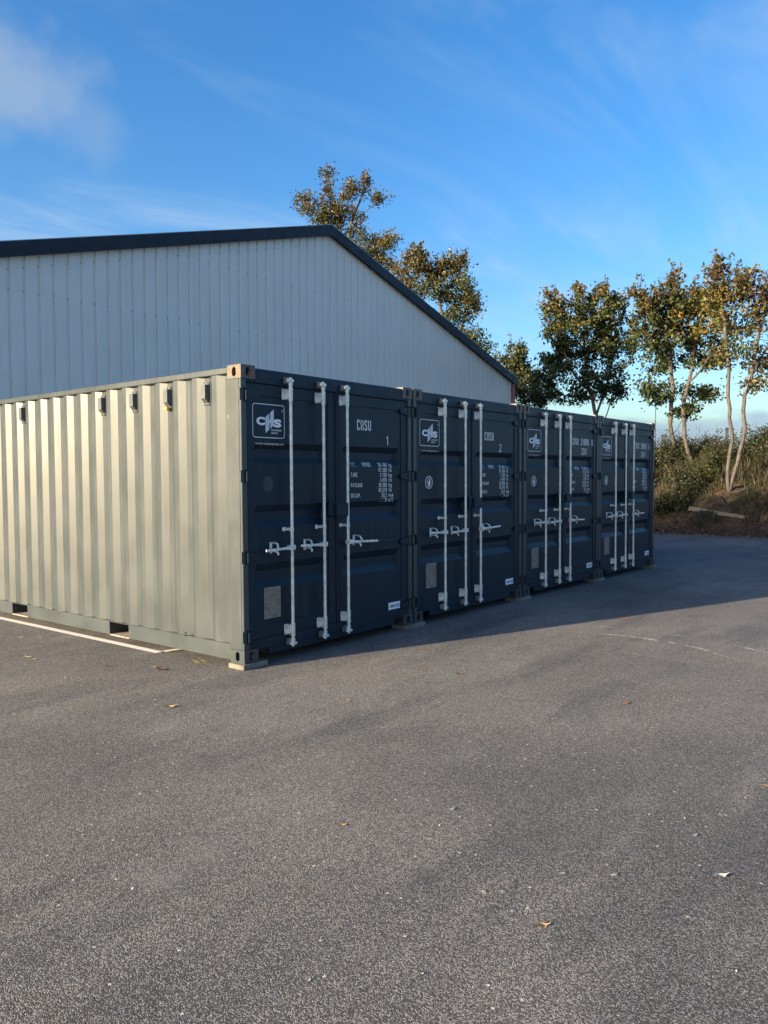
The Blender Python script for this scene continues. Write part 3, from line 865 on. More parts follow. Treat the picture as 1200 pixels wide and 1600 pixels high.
def weights(row, word):
    b = MB(); top = 1.772; lh = .0525; h = .041
    rows = [('MAX.', 'GROSS', '30.480', 'kg'), ('', '', '67.200', 'lb'), ('TARE', '', '2.100', 'kg'), ('', '', '4.630', 'lb'), ('PAYLOAD', '', '28.380', 'kg'),
            ('', '', '62.570', 'lb'), ('CU.CAP.', '', '33,2', 'cu.m.'), ('', '', '1.170', 'cu.ft.')]
    for i, (a, a2, nm, un) in enumerate(rows):
        if i != row: continue
        z = top-i*lh-h
        if a and word == 0: stencil(b, a, 1.447, 1.447+.0245*len(a)*(.85 if '.' in a else 1), z, z+h, .13)
        if a2 and word == 1: stencil(b, a2, 1.63, 1.757, z, z+h, .13)
        wd = .0245*(len(nm)-.5)
        if word == 2: stencil(b, nm, 2.02-wd, 2.02, z, z+h, .13)
        wu = .052 if len(un) == 2 else .085
        if word == 3: stencil(b, un, 2.052, 2.052+wu, z, z+h, .13)
    return b.mesh('weight_lettering', M_STENCIL, fix=False)
def numbers(items):
    b = MB()
    for s, x0, x1, z0, z1 in items: stencil(b, s, x0, x1, z0-.005, z1+.005, .115)
    return b.mesh('serial_lettering', M_STENCIL, fix=False)
def emblem():
    b = MB(); y = PYB; c = (.325, 1.562); R_ = .072
    circ = lambda r: [(c[0]+r*math.cos(t), c[1]+r*math.sin(t)) for t in np.linspace(0, 2*math.pi, 32, endpoint=False)]
    ring(b, circ(R_), circ(R_*.91), y); ring(b, circ(R_*.82), circ(R_*.78), y)
    for poly in ([(-.10, .62), (.08, .70), (.30, .28), (.10, .10), (-.02, .30)], [(-.50, .18), (-.38, .28), (-.05, -.06), (-.14, -.28), (-.36, -.08)],
                 [(.10, .10), (.30, .28), (.44, -.10), (.22, -.52), (-.14, -.58), (-.20, -.30), (-.05, -.06)], [(-.30, -.44), (-.16, -.62), (.26, -.62), (.36, -.50)]):
        flat(b, [(c[0]+R_*px, c[1]+R_*pz) for px, pz in poly], y)
    return b.mesh('round_emblem', M_STENCIL, fix=False)
def ghost():
    b = MB(); c = (.325, 1.562); b.add([(c[0], PYB-.0012, c[1])]+[(c[0]+.062*math.cos(t), PYB-.0012, c[1]+.072*math.sin(t)) for t in np.linspace(0, 2*math.pi, 28, endpoint=False)],
        [(0, 1+k, 1+(k+1) % 28) for k in range(28)])
    return b.mesh('removed_emblem_mark', plain('emblem_ghost', (.030, .038, .048), .6), fix=False)
def plate():
    b = MB(); b.box(.262, .462, PYB-.004, PYB-.0005, .357, .637, .001); return b.mesh('data_plate', M_PLATE)
def plate_ink():
    b = MB(); y = PYB-.004; r = random.Random(3); z = .622
    while z > .37:
        if .505 < z < .515: z -= .012
        x = .275
        while x < .445:
            w = r.uniform(.01, .045); x2 = min(x+w, .450); flat(b, [(x, z-.005), (x2, z-.005), (x2, z), (x, z)], y, .0008); x = x2+.008
        z -= .0125
    for zz in (.509, .565): flat(b, [(.266, zz-.002), (.458, zz-.002), (.458, zz), (.266, zz)], y, .0008)
    return b.mesh('plate_print', M_PLATEINK, fix=False)
def sticker():
    b = MB(); b.box(2.03, 2.225, FY-.0030, FY-.0005+.001, .205, .280); return b.mesh('maker_sticker', M_WHITE)
def sticker_ink():
    b = MB(); y = FY-.003; text(b, 'CIMC', 2.043, 2.135, .226, .256, .03, y=y, lift=.0012)
    for x in (2.147, 2.183): 
        ring(b, rrect(x, x+.030, .224, .258, .003, 2), rrect(x+.006, x+.024, .230, .252, .002, 2), y, .0012)
    flat(b, [(2.153, .239), (2.171, .239), (2.171, .243), (2.153, .243)], y, .0013)
    return b.mesh('sticker_print', M_BLUE, fix=False)
def vent():
    b = MB(); b.box(.034, .0455, -.036, .036, -.105, .105, .002)
    b.prism([(.034, .082), (-.006, .075), (-.006, -.045), (.034, -.085)], 1, -.030, .030)
    return b.mesh('vent_cover', M_VENT)
def vent_screw():
    b = MB()
    for y, z in ((-.02, .094), (.02, .094), (-.02, -.096), (.02, -.096)): b.tube([(.034, y, z), (.028, y, z)], .006, 6)
    return b.mesh('vent_screws', M_BLACK)
def weldbead(mir):
    b = MB(); b.box(.003 if not mir else W-.046, .046 if not mir else W-.003, POST, LEN-POST, .153, .1585); return b.mesh('floor_lip', M_PAINT)

INFO = [
    dict(label='shipping container numbered 1, nearest, its long ribbed side in full sun', num=[('CHSU', 1.545, 1.765, 2.103, 2.198), ('1', 2.015, 2.06, 1.965, 2.050)], em=False),
    dict(label='shipping container numbered 2, second from the near end of the row', num=[('CHSU', 1.525, 1.745, 2.088, 2.180), ('2', 1.885, 1.935, 1.950, 2.040)], em=True),
    dict(label='shipping container marked CHSU 210090 0, third in the row', num=[('CHSU', 1.52, 1.735, 2.108, 2.198), ('210090', 1.82, 2.10, 2.108, 2.198), ('0', 2.205, 2.25, 2.108, 2.198), ('22G1', 1.84, 2.05, 1.965, 2.05)], em=True),
    dict(label='shipping container marked CHSU 209942 6, farthest, beside the grassy bank', num=[('CHSU', 1.535, 1.745, 2.118, 2.205), ('209942', 1.825, 2.10, 2.118, 2.205), ('6', 2.205, 2.25, 2.118, 2.205), ('22G1', 1.84, 2.05, 1.975, 2.06)], em=True),
]
DY = [0.0, 0.004, -0.006, 0.003]
for ci, info in enumerate(INFO):
    C = empty('shipping_container', (PITCHX*ci, DY[ci], BASE)); tag(C, info['label'], 'container', 'anthracite shipping containers in a row')
    for mx in (0, 1):
        for my in (0, 1):
            for mz in (0, 1):
                mat = M_RUST if (mz == 1 and not (ci and 0)) else M_PAINT
                place('corner_casting', cached(('cast', mx, my, mz), lambda: casting_mesh(mx, my, mz, mat)), C)
            place('corner_post', cached(('post', mx, my), lambda: post(mx, my)), C)
        place('side_panel', cached(('side', mx), lambda: side_panel(mx)), C)
        place('top_side_rail', cached(('trail', mx), lambda: top_rail(mx)), C)
        place('bottom_side_rail', cached(('brail', mx), lambda: bottom_rail(mx)), C)
        place('floor_lip', cached(('bead', mx), lambda: weldbead(mx)), C)
    for i in range(2):
        place('fork_pocket', cached(('pk', i), lambda: fork_pocket(i)), C); place('pocket_strap', cached(('ps', i), lambda: pocket_strap(i)), C)
    place('roof', cached('roof', lambda: MB().box(.05, W-.05, .06, LEN-.06, 2.535, 2.56).mesh('roof', M_PAINT)), C)
    place('floor', cached('floor', lambda: MB().box(.052, W-.052, .152, LEN-.06, .160, .19).mesh('floor', M_FLOORSTEEL)), C)
    place('end_wall', cached('end', lambda: MB().box(.10, W-.10, LEN-.05, LEN-.02, .1, 2.53).mesh('end_wall', M_PAINT)), C)
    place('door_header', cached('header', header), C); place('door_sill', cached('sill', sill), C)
    for d in range(2):
        for x in DOORS[d]['bars']:
            place('cam_keeper', cached('keep', keeper), C, (x, 0, 2.496)); place('cam_keeper', MESH['keep'], C, (x, 0, .118))
    for d in range(2):
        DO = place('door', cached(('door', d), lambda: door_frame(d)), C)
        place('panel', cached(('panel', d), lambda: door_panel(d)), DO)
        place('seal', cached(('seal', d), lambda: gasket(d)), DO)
        for z in HZ: place('hinge', cached(('hinge', d), lambda: hinge(d)), DO, (0, 0, z))
        for x in DOORS[d]['bars']:
            s = -1 if d == 0 else 1
            place('locking_bar', cached('bar', bar), DO, (x, 0, 0))
            place('bar_bracket', cached('brk', bracket), DO, (x, 0, 2.372)); place('bar_bracket', MESH['brk'], DO, (x, 0, .232 + (.0 if x < 1 else .012)))
            place('bar_guide', cached('gd', guide), DO, (x, 0, 1.150))
            place('cam', cached('cam', cam_end), DO, (x, 0, 2.486))
            lo = place('cam', MESH['cam'], DO, (x, 0, .112)); lo.rotation_euler = (0, math.pi, 0)
            tilt = random.uniform(-.035, .035)
            hd = place('handle', cached(('hd', s), lambda: handle(s, .34 if s < 0 else .45)), DO, (x, 0, .985)); hd.rotation_euler = (0, tilt, 0)
            place('handle_catch', cached(('ct', s), lambda: catch(s)), DO, (x+s*(.20 if s < 0 else .16), 0, .985))
            if s > 0:
                gp = place('grip', cached('grip', grip), DO, (x, 0, .985)); gp.rotation_euler = (0, tilt, 0)
        if d == 0:
            place('logo_lettering', cached('logo', logo), DO); place('logo_sail', cached('sail', sail), DO); place('web_address', cached('web', weblet), DO)
            if info['em']: place('round_emblem', cached('emb', emblem), DO)
            else: place('removed_emblem_mark', ghost(), DO)
            place('data_plate', cached('plate', plate), DO); place('plate_print', cached('pink', plate_ink), DO)
        else:
            place('lock_box', cached('lock', lockbox), DO)
            
            for row in range(8):
                for word in range(4):
                    if word > 1 or (word == 0 and row % 2 == 0) or (word == 1 and row == 0):
                        place('weight_lettering', cached(('wt', row, word), lambda: weights(row, word)), DO)
            for it in info['num']: place('serial_lettering', numbers([it]), DO)
            place('maker_sticker', cached('stk', sticker), DO); place('sticker_print', cached('stki', sticker_ink), DO)
    if ci == 0:
        for k, yv in enumerate((.505, 1.061, 1.617, 2.173, 3.841)):
            V = place('vent_cover', cached('vent', vent), C, (0, yv, 2.375)); tag(place('vent_screws', cached('vs', vent_screw), V), kind='stuff')
            if k == 1:
                tg = place('amber_tag', MB().box(-.010, .033, -.028, .026, -.115, -.09, .002).mesh('amber_tag', M_YELLOW), V)
                tg['label'] = 'amber tag below the vent'
        lug = MB().tube([(0, .80, .19), (-.02, .80, .185), (-.022, .80, .165), (0.004, .80, .158)], .005, 6)
        place('lashing_lug', lug.mesh('lashing_lug', M_BLACK), C)

pads = [(-.03, .25, 'pale packing plate under the near corner of container 1'),
        (PITCHX-.19, PITCHX+.17, 'wide packing plate where the nearest container meets its neighbour'),
        (2*PITCHX-.19, 2*PITCHX+.17, 'packing plate at the middle of the row, right below the second container'),
        (3*PITCHX-.19, 3*PITCHX+.17, 'packing plate under the joint of the two farthest containers'),
        (4*PITCHX-.19, 4*PITCHX+.06, 'packing plate under the far corner of the last container')]
for i, (a, c, lb) in enumerate(pads):
    b = MB(); m = (a+c)/2; b.box(a-m, c-m, -.075, .13, 0, .044, .004)
    o = place('packing_plate', b.mesh('packing_plate', M_PAD), None, (m, .05, .0005)); o.rotation_euler = (0, 0, random.uniform(-.03, .03))
    tag(o, lb, 'packing plate', 'packing plates under the containers')

# ------------------------------------------------------------------ vegetation
def leaf_mat():
    g = G('leaf'); a = g.n('ShaderNodeAttribute'); a.attribute_name = 'tint'
    d = g.n('ShaderNodeBsdfPrincipled'); g.l(a.outputs['Color'], d.inputs['Base Color']); d.inputs['Roughness'].default_value = .5; d.inputs['Specular IOR Level'].default_value = .4
    t = g.n('ShaderNodeBsdfTranslucent'); g.l(g.mix(.5, a.outputs['Color'], g.mix(1.0, a.outputs['Color'], (1.4, 1.15, .5), 'MULTIPLY')), t.inputs[0])
    mx = g.n('ShaderNodeMixShader'); mx.inputs[0].default_value = .3
    g.l(d.outputs[0], mx.inputs[1]); g.l(t.outputs[0], mx.inputs[2]); g.l(mx.outputs[0], g.out.inputs[0]); return g.m
M_LEAF = leaf_mat()
def bark():
    g = G('bark'); c = g.coord((1, 1, .25))
    f = g.noise(c, 18, 5, .65); f2 = g.noise(g.coord(), 2.5, 3)
    col = g.mix(g.rng(f, .35, .65), (.050, .042, .036), (.130, .108, .092)); col = g.mix(g.rng(f2, .5, .7, 0, .4), col, (.10, .105, .08))
    g.bsdf(Base_Color=col, Roughness=.9, Normal=g.bump(f, .7, .02)); return g.m
M_BARK = bark()

def leaf_mesh(name, pos, size, cols, upbias=.3, aspect=.55):
    n = len(pos)
    d = rng.normal(size=(n, 3)); d[:, 2] += upbias*.4; d /= np.linalg.norm(d, axis=1)[:, None]
    e = rng.normal(size=(n, 3)); e -= d*(e*d).sum(1)[:, None]; e /= np.linalg.norm(e, axis=1)[:, None]
    nn = np.cross(d, e)
    s = (size*rng.uniform(.5, 1.6, n))[:, None]
    curl = rng.uniform(-.12, .3, n)[:, None]
    p0 = pos - d*s*.5; p2 = pos + d*s*.5 + nn*s*curl; p1 = pos + e*s*aspect*.5 + nn*s*.12; p3 = pos - e*s*aspect*.5 + nn*s*.12
    vs = np.stack([p0, p1, p2, p3], 1).reshape(-1, 3)
    me = bpy.data.meshes.new(name)
    me.vertices.add(4*n); me.vertices.foreach_set('co', vs.ravel())
    me.loops.add(6*n); me.polygons.add(2*n)
    base = np.arange(n)[:, None]*4
    li = np.concatenate([base+[0, 1, 2], base+[0, 2, 3]], 1).ravel()
    me.loops.foreach_set('vertex_index', li); me.polygons.foreach_set('loop_start', np.arange(2*n)*3)
    at = me.attributes.new('tint', 'FLOAT_COLOR', 'POINT')
    c4 = np.ones((n, 4)); c4[:, :3] = cols; at.data.foreach_set('color', np.repeat(c4, 4, 0).ravel())
    me.materials.append(M_LEAF); me.update(calc_edges=True); return me
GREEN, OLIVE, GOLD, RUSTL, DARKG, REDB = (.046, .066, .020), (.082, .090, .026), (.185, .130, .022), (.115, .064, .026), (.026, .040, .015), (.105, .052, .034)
def tints(n, pal):
    ws = np.array([w for _, w in pal], float); ws /= ws.sum()
    k = rng.choice(len(pal), n, p=ws); c = np.array([q for q, _ in pal])[k]
    return c*rng.uniform(.7, 1.3, (n, 1))*rng.uniform(.92, 1.08, (n, 3))

def tree(name, label, cat, group, base, trunks, lobes, node_gap, leaves, leaf, r0, spread=.2, minr=.006, extra_sprigs=0):
    """trunks: list of world polylines; lobes: (centre, radius xyz, node count, palette). Every node is joined to the nearest point of the
    growing tree, branch thickness follows the number of twigs carried, leaves cluster round the nodes."""
    nodes = []; par = []; isleaf = []; pal = []
    for tr in trunks:
        prev = -1
        pts = [np.array(q, float) for q in tr['pts']]
        start = tr.get('from')
        if start is not None: prev = min(range(len(nodes)), key=lambda i: np.linalg.norm(nodes[i]-pts[0]))
        for a, c in zip(pts[:-1], pts[1:]):
            k = max(2, int(np.linalg.norm(c-a)/.3))
            for j in range(k):
                q = a+(c-a)*j/k + rng.normal(size=3)*.012
                nodes.append(q); par.append(prev); prev = len(nodes)-1; isleaf.append(0); pal.append(None)
        nodes.append(pts[-1]); par.append(prev); isleaf.append(0); pal.append(None)
    ntr = len(nodes); cand = []
    ends = [np.array(t['pts'][-1]) for t in trunks]
    for li, (c, r, k, pl) in enumerate(lobes):
        c = np.array(c); r = np.array(r)
        for _ in range(k):
            d = rng.normal(size=3); d /= np.linalg.norm(d); q = c + d*r*rng.uniform(.15, 1.0)**.55
            cand.append((q, li))
    allc = np.array([q for q, _ in cand])
    dist = np.min([np.linalg.norm(allc-e, axis=1) for e in ends], axis=0)
    order = np.argsort(dist)
    arr = np.zeros((ntr+len(cand)*3, 3)); arr[:ntr] = nodes; cnt = ntr
    ok = np.zeros(ntr+len(cand)*3, bool)
    for ti in range(ntr): ok[ti] = arr[ti, 2] > base[2] + .28*(max(allc[:, 2])-base[2]) or len(trunks) == 0
    if not ok.any(): ok[:ntr] = True
    for oi in order:
        q, li = cand[oi]
        dd = arr[:cnt]-q
        dl = np.linalg.norm(dd, axis=1) + np.maximum(0, dd[:, 2])*.9     # prefer rising branches
        dl = np.where(ok[:cnt], dl, 1e9)
        p = int(np.argmin(dl)); L_ = np.linalg.norm(arr[p]-q)
        mids = max(0, min(2, int(L_/.45)))
        for m_ in range(mids):
            t = (m_+1)/(mids+1); qq = arr[p0_ if False else p]*(1-t)+q*t if m_ == 0 else arr[p]+(q-arr[p])*(1/(mids+1-m_))
            qq = qq + rng.normal(size=3)*.05*L_ - np.array([0, 0, .05*L_])
            arr[cnt] = qq; nodes.append(qq); par.append(p); isleaf.append(.4 if L_ < 1.2 else .15); pal.append(li); ok[cnt] = True; p = cnt; cnt += 1
        arr[cnt] = q; nodes.append(q); par.append(p); isleaf.append(1); pal.append(li); ok[cnt] = True; cnt += 1
    zs_ = np.array([q[2] for q in nodes]); zc_ = np.quantile(zs_[ntr:], .55)
    tips = [i for i in range(ntr, len(nodes)) if nodes[i][2] > zc_ and isleaf[i] == 1]
    for i in rng.choice(tips, min(len(tips), extra_sprigs), replace=False) if extra_sprigs else []:
        p = int(i); up = np.array([0, 0, 1.0]) + (nodes[p]-np.mean(allc, 0))*.12 + rng.normal(size=3)*.22
        up /= np.linalg.norm(up); ln_ = rng.uniform(.25, .7)
        for k in range(4):
            q = nodes[p] + up*ln_/4 + rng.normal(size=3)*.02
            nodes.append(q); par.append(p); isleaf.append(.32-.05*k); pal.append(pal[int(i)]); p = len(nodes)-1
    n = len(nodes); w = np.zeros(n)
    for i in range(n-1, -1, -1):
        w[i] += 1 if isleaf[i] else 0
        if par[i] >= 0: w[par[i]] += w[i]
    kids = [[] for _ in range(n)]
    for i in range(n):
        if par[i] >= 0: kids[par[i]].append(i)
    wmax = max(w.max(), 1)
    rad = np.maximum(minr, r0*(w/wmax)**.46)
    for i in range(ntr):
        rad[i] = max(rad[i], r0*.2)
    b = MB(); done = set()
    for i in range(n):
        if par[i] >= 0 and i in done: continue
        # follow the thickest child to make one continuous limb
        chain = [i] if par[i] < 0 else [par[i], i]
        j = i
        while True:
            done.add(j)
            ks = [k for k in kids[j] if k not in done]
            if not ks: break
            j = max(ks, key=lambda k: w[k]); chain.append(j)
        if len(chain) < 2: continue
        rr = [rad[k] for k in chain]
        if par[i] >= 0: rr[0] = min(rr[0], rr[1]*1.25)
        b.tube([nodes[k] for k in chain], rr, 8 if rr[0] > .05 else (5 if rr[0] > .018 else 3), cap=False)
    T = empty(name, tuple(base)); tag(T, label, cat, group)
    off = np.array(base)
    b.v = [tuple(np.array(q)-off) for q in b.v]
    place('trunk', b.mesh('trunk', M_BARK, smooth=True), T)
    P_, C_ = [], []
    for i in range(ntr, n):
        k = int(round(leaves*isleaf[i]*rng.uniform(.5, 1.5)))
        if not k: continue
        q = nodes[par[i]]; t = rng.uniform(0, 1.15, (k, 1))
        pp = q+(nodes[i]-q)*t if np.linalg.norm(nodes[i]-q) < .9 else nodes[i]+(q-nodes[i])*rng.uniform(0, .5, (k, 1))
        P_.append(pp + rng.normal(size=(k, 3))*(spread if isleaf[i] in (1, .4, .15) else .06)*np.array([1, 1, .8])); C_.append(tints(k, lobes[pal[i]][3]))
    P_ = np.concatenate(P_)-off; C_ = np.concatenate(C_)
    place('crown', leaf_mesh('crown', P_, leaf, C_), T)
    return T

P_GREEN = [(GREEN, 4), (DARKG, 4), (OLIVE, 2.4), (RUSTL, .5)]
P_OLIVE = [(OLIVE, 4), (GREEN, 4), (DARKG, 2), (GOLD, .8), (RUSTL, .7)]
P_GOLD = [(GOLD, 4), (OLIVE, 4), (RUSTL, 1.5), (GREEN, 1)]
P_RUST = [(RUSTL, 4), (OLIVE, 3), (GREEN, 2), (GOLD, 1.5)]
P_RED = [(REDB, 4), (RUSTL, 3), (OLIVE, 3)]
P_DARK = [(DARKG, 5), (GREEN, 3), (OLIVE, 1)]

def px_tree(name, label, base, dep, trunks, lobes, leaves=34, leaf=.115, r0=.13, spread=.135, dens=1.0, cat='tree', group='autumn trees along the bank', deeps=1.15, sprigs=46):
    s = dep/FPX; tw = []
    for t in trunks:
        pts = []
        for i, q in enumerate(t['px']):
            dz = q[2] if len(q) > 2 else 0
            pts.append(at_depth(q[0], q[1], dep+dz))
        if t.get('ground'): pts[0] = np.array(base)
        tw.append(dict(pts=pts, **({'from': 1} if t.get('from') else {})))
    lb = []
    for (u, v, ru, rv, dz, pl) in lobes:
        c = at_depth(u, v, dep+dz); rx = ru*s*1.26; rz = rv*s*.97
        k = int(dens*max(10, 42*(rx*rz)**.75))
        lb.append((c, (rx, rx*deeps, rz), k, pl))
    return tree(name, label, cat, group, base, tw, lb, .4, leaves, leaf, r0, spread, extra_sprigs=sprigs)

def fdepth(p): return float(np.dot(np.array(p)-CAM, FWD))
# twin-stemmed tree above the bank
bf = on_bank(1083, 731); df = fdepth(bf)
px_tree('autumn_tree', 'twin trunk tree with green to golden crown on the bank beside the farthest container', bf, df,
    [dict(px=[(1083, 731), (1073, 700), (1069, 665), (1068, 632), (1074, 604), (1082, 570), (1088, 530), (1092, 490)], ground=1),
     dict(px=[(1054, 712, .5), (1052, 690, .4), (1046, 662, .3), (1049, 632, .2), (1052, 606, .2), (1046, 560, .1), (1040, 520, 0)]),
     dict(px=[(1053, 676, .4), (1064, 660, .2), (1073, 648, 0), (1078, 632, -.2), (1070, 600, -.3)], **{'from': 1}),
     dict(px=[(1075, 600), (1098, 576, -.3), (1108, 555, -.4), (1120, 520, -.5)], **{'from': 1})],
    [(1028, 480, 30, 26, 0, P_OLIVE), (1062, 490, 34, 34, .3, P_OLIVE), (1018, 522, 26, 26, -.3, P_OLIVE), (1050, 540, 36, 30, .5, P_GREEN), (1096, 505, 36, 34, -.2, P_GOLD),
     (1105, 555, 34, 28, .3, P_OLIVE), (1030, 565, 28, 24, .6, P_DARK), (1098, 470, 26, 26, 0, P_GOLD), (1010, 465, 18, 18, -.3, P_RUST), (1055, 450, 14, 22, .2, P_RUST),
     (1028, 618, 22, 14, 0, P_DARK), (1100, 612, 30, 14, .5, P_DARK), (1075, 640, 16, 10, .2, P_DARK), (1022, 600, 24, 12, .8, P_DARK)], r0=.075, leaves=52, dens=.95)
# slim stems at the right
bg_ = on_bank(1139, 768); dg_ = fdepth(bg_)
px_tree('autumn_tree', 'slim tree with two diverging bare stems and rusty crown at the right edge', bg_, dg_,
    [dict(px=[(1139, 768), (1136, 745), (1139, 715), (1144, 690), (1140, 655), (1138, 620), (1139, 580), (1136, 540), (1132, 500), (1126, 450)], ground=1),
     dict(px=[(1139, 766), (1147, 740), (1157, 705), (1164, 668), (1161, 640), (1163, 618), (1174, 600), (1178, 570), (1184, 530), (1186, 480)])],
    [(1128, 470, 26, 30, 0, P_GOLD), (1152, 445, 26, 26, .2, P_RUST), (1182, 445, 28, 28, -.2, P_RED), (1146, 505, 30, 26, .2, P_GOLD), (1188, 500, 26, 30, .2, P_RUST),
     (1118, 425, 9, 20, 0, P_RED), (1195, 560, 24, 24, .2, P_RED), (1150, 550, 22, 20, -.2, P_OLIVE), (1215, 460, 26, 40, 0, P_RED), (1178, 600, 16, 12, 0, P_RUST), (1215, 560, 20, 40, .2, P_RUST), (1128, 560, 16, 16, .3, P_GOLD)], r0=.06, leaves=26, dens=1.0, spread=.17)
# round-headed tree behind the third container
be = np.array([24.3, 5.6, 0]); q = at_x(926, 700, 24.3); be[1] = q[1]; be[2] = bank_h(be[0], be[1]); de = fdepth(be)
px_tree('autumn_tree', 'dark green round headed tree rising behind the two farthest containers', be, de,
    [dict(px=[(934, 720), (932, 660), (929, 640), (920, 605), (916, 570), (912, 530), (915, 490)], ground=1), dict(px=[(931, 650), (945, 610, .3), (955, 575, .4), (958, 540, .4)], **{'from': 1}),
     dict(px=[(942, 665), (950, 640), (958, 615), (972, 580)], **{'from': 1}), dict(px=[(922, 612), (900, 590, -.3), (885, 560, -.4), (875, 530, -.4)], **{'from': 1})],
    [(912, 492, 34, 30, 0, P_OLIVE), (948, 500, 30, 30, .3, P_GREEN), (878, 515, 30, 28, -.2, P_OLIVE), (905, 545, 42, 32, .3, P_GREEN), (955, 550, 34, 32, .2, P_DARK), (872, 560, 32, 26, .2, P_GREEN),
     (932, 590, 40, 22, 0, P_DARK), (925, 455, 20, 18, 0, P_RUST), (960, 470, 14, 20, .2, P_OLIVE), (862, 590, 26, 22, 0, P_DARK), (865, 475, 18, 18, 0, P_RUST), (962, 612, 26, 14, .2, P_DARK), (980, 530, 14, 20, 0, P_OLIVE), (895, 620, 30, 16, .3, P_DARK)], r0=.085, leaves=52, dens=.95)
# trees by and behind the shed
bd = np.array([28.2, 13.6, 0]); q = at_x(815, 640, 28.2); bd[1] = q[1]; bd[2] = bank_h(bd[0], bd[1]); dd_ = fdepth(bd)
px_tree('autumn_tree', 'low olive tree just right of the red shed corner', bd, dd_,
    [dict(px=[(822, 690), (820, 640), (816, 600), (812, 560)], ground=1), dict(px=[(822, 660), (838, 630), (845, 605)], **{'from': 1})],
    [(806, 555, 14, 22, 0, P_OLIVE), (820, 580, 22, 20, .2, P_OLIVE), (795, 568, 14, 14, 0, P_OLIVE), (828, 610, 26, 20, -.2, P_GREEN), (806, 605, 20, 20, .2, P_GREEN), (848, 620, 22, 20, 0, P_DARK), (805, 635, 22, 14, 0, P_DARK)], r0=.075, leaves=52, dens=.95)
bb_ = np.array([28.6, 17, 0]); q = at_x(700, 600, 28.6); bb_[1] = q[1]; bb_[2] = bank_h(bb_[0], bb_[1]); db_ = fdepth(bb_)
px_tree('autumn_tree', 'rust tinged tree showing above the right slope of the shed roof', bb_, db_,
    [dict(px=[(716, 690), (712, 600), (706, 540), (690, 490), (680, 440)], ground=1), dict(px=[(706, 545), (725, 500), (730, 460)], **{'from': 1}), dict(px=[(700, 520), (660, 480), (640, 450)], **{'from': 1}),
     dict(px=[(708, 580), (745, 555), (760, 545)], **{'from': 1})],
    [(648, 418, 22, 20, 0, P_RUST), (690, 425, 28, 24, .2, P_RUST), (715, 455, 30, 26, 0, P_OLIVE), (672, 450, 20, 16, -.3, P_OLIVE), (742, 475, 16, 16, 0, P_RUST), (650, 395, 12, 10, 0, P_RUST),
     (708, 495, 24, 16, .3, P_OLIVE), (632, 450, 18, 16, .3, P_RUST), (752, 542, 16, 12, 0, P_DARK), (715, 410, 10, 14, 0, P_RUST), (738, 520, 12, 14, 0, P_OLIVE)], r0=.11, leaves=48, leaf=.125, spread=.2)
ba = np.array([28.8, 25, 0]); q = at_x(545, 600, 28.8); ba[1] = q[1]; ba[2] = bank_h(ba[0], ba[1]); da = fdepth(ba)
px_tree('autumn_tree', 'tall tree with pointed sparse top standing behind the shed ridge', ba, da,
    [dict(px=[(556, 700), (553, 560), (548, 450), (540, 390), (528, 340), (516, 290), (510, 255)], ground=1), dict(px=[(546, 430), (570, 400), (590, 385), (612, 372)], **{'from': 1}),
     dict(px=[(540, 390), (552, 340), (568, 300), (572, 275)], **{'from': 1}), dict(px=[(538, 380), (505, 350), (478, 320), (466, 306)], **{'from': 1}), dict(px=[(552, 345), (585, 320), (608, 304)], **{'from': 1})],
    [(520, 330, 20, 26, 0, P_RUST), (545, 345, 24, 24, .3, P_RUST), (502, 345, 18, 14, 0, P_OLIVE), (478, 320, 14, 18, 0, P_RUST), (560, 372, 24, 18, .3, P_OLIVE), (590, 385, 26, 16, 0, P_GOLD), (610, 372, 16, 8, 0, P_GOLD),
     (512, 285, 8, 28, 0, P_RUST), (571, 290, 7, 18, 0, P_RED), (595, 310, 16, 8, 0, P_RUST), (572, 400, 26, 18, 0, P_OLIVE), (600, 420, 22, 20, 0, P_RUST), (545, 300, 12, 18, 0, P_RUST), (535, 395, 26, 20, 0, P_GREEN)], r0=.15, leaves=36, leaf=.12, spread=.2, dens=.95)

# unseen trees, added west of the yard to throw shade on the bank
for k, (x_, y_, hh) in enumerate(((-6.0, 10.6, 8.6), (-5.2, 14.2, 9.2), (-7.5, 17.6, 9.4), (-8.6, 13.4, 8.8))):
    bq = np.array([x_, y_, 0.0])
    lobs = [(bq+np.array([rng.uniform(-.9, .9), rng.uniform(-1.3, 1.3), rng.uniform(.42, .86)*hh]), (1.3, 1.5, 1.2), 40, P_OLIVE) for _ in range(9)]
    tree('added_shade_tree', ('leafy tree nearest the yard, left of the shed', 'middle leafy tree left of the shed', 'rearmost leafy tree left of the shed', 'outermost leafy tree left of the shed')[k], 'tree', 'trees left of the shed', bq,
         [dict(pts=[bq, bq+np.array([.1, .1, hh*.4]), bq+np.array([0, .2, hh*.75])])], lobs, .4, 34, .17, .13, .25)

BRNT = (.060, .042, .026)
P_SCRUB = [(DARKG, 4), (GREEN, 2.5), (BRNT, 2.5), (RUSTL, .6)]
P_BRAM = [(DARKG, 3), (GREEN, 2), (BRNT, 4), (OLIVE, .6)]
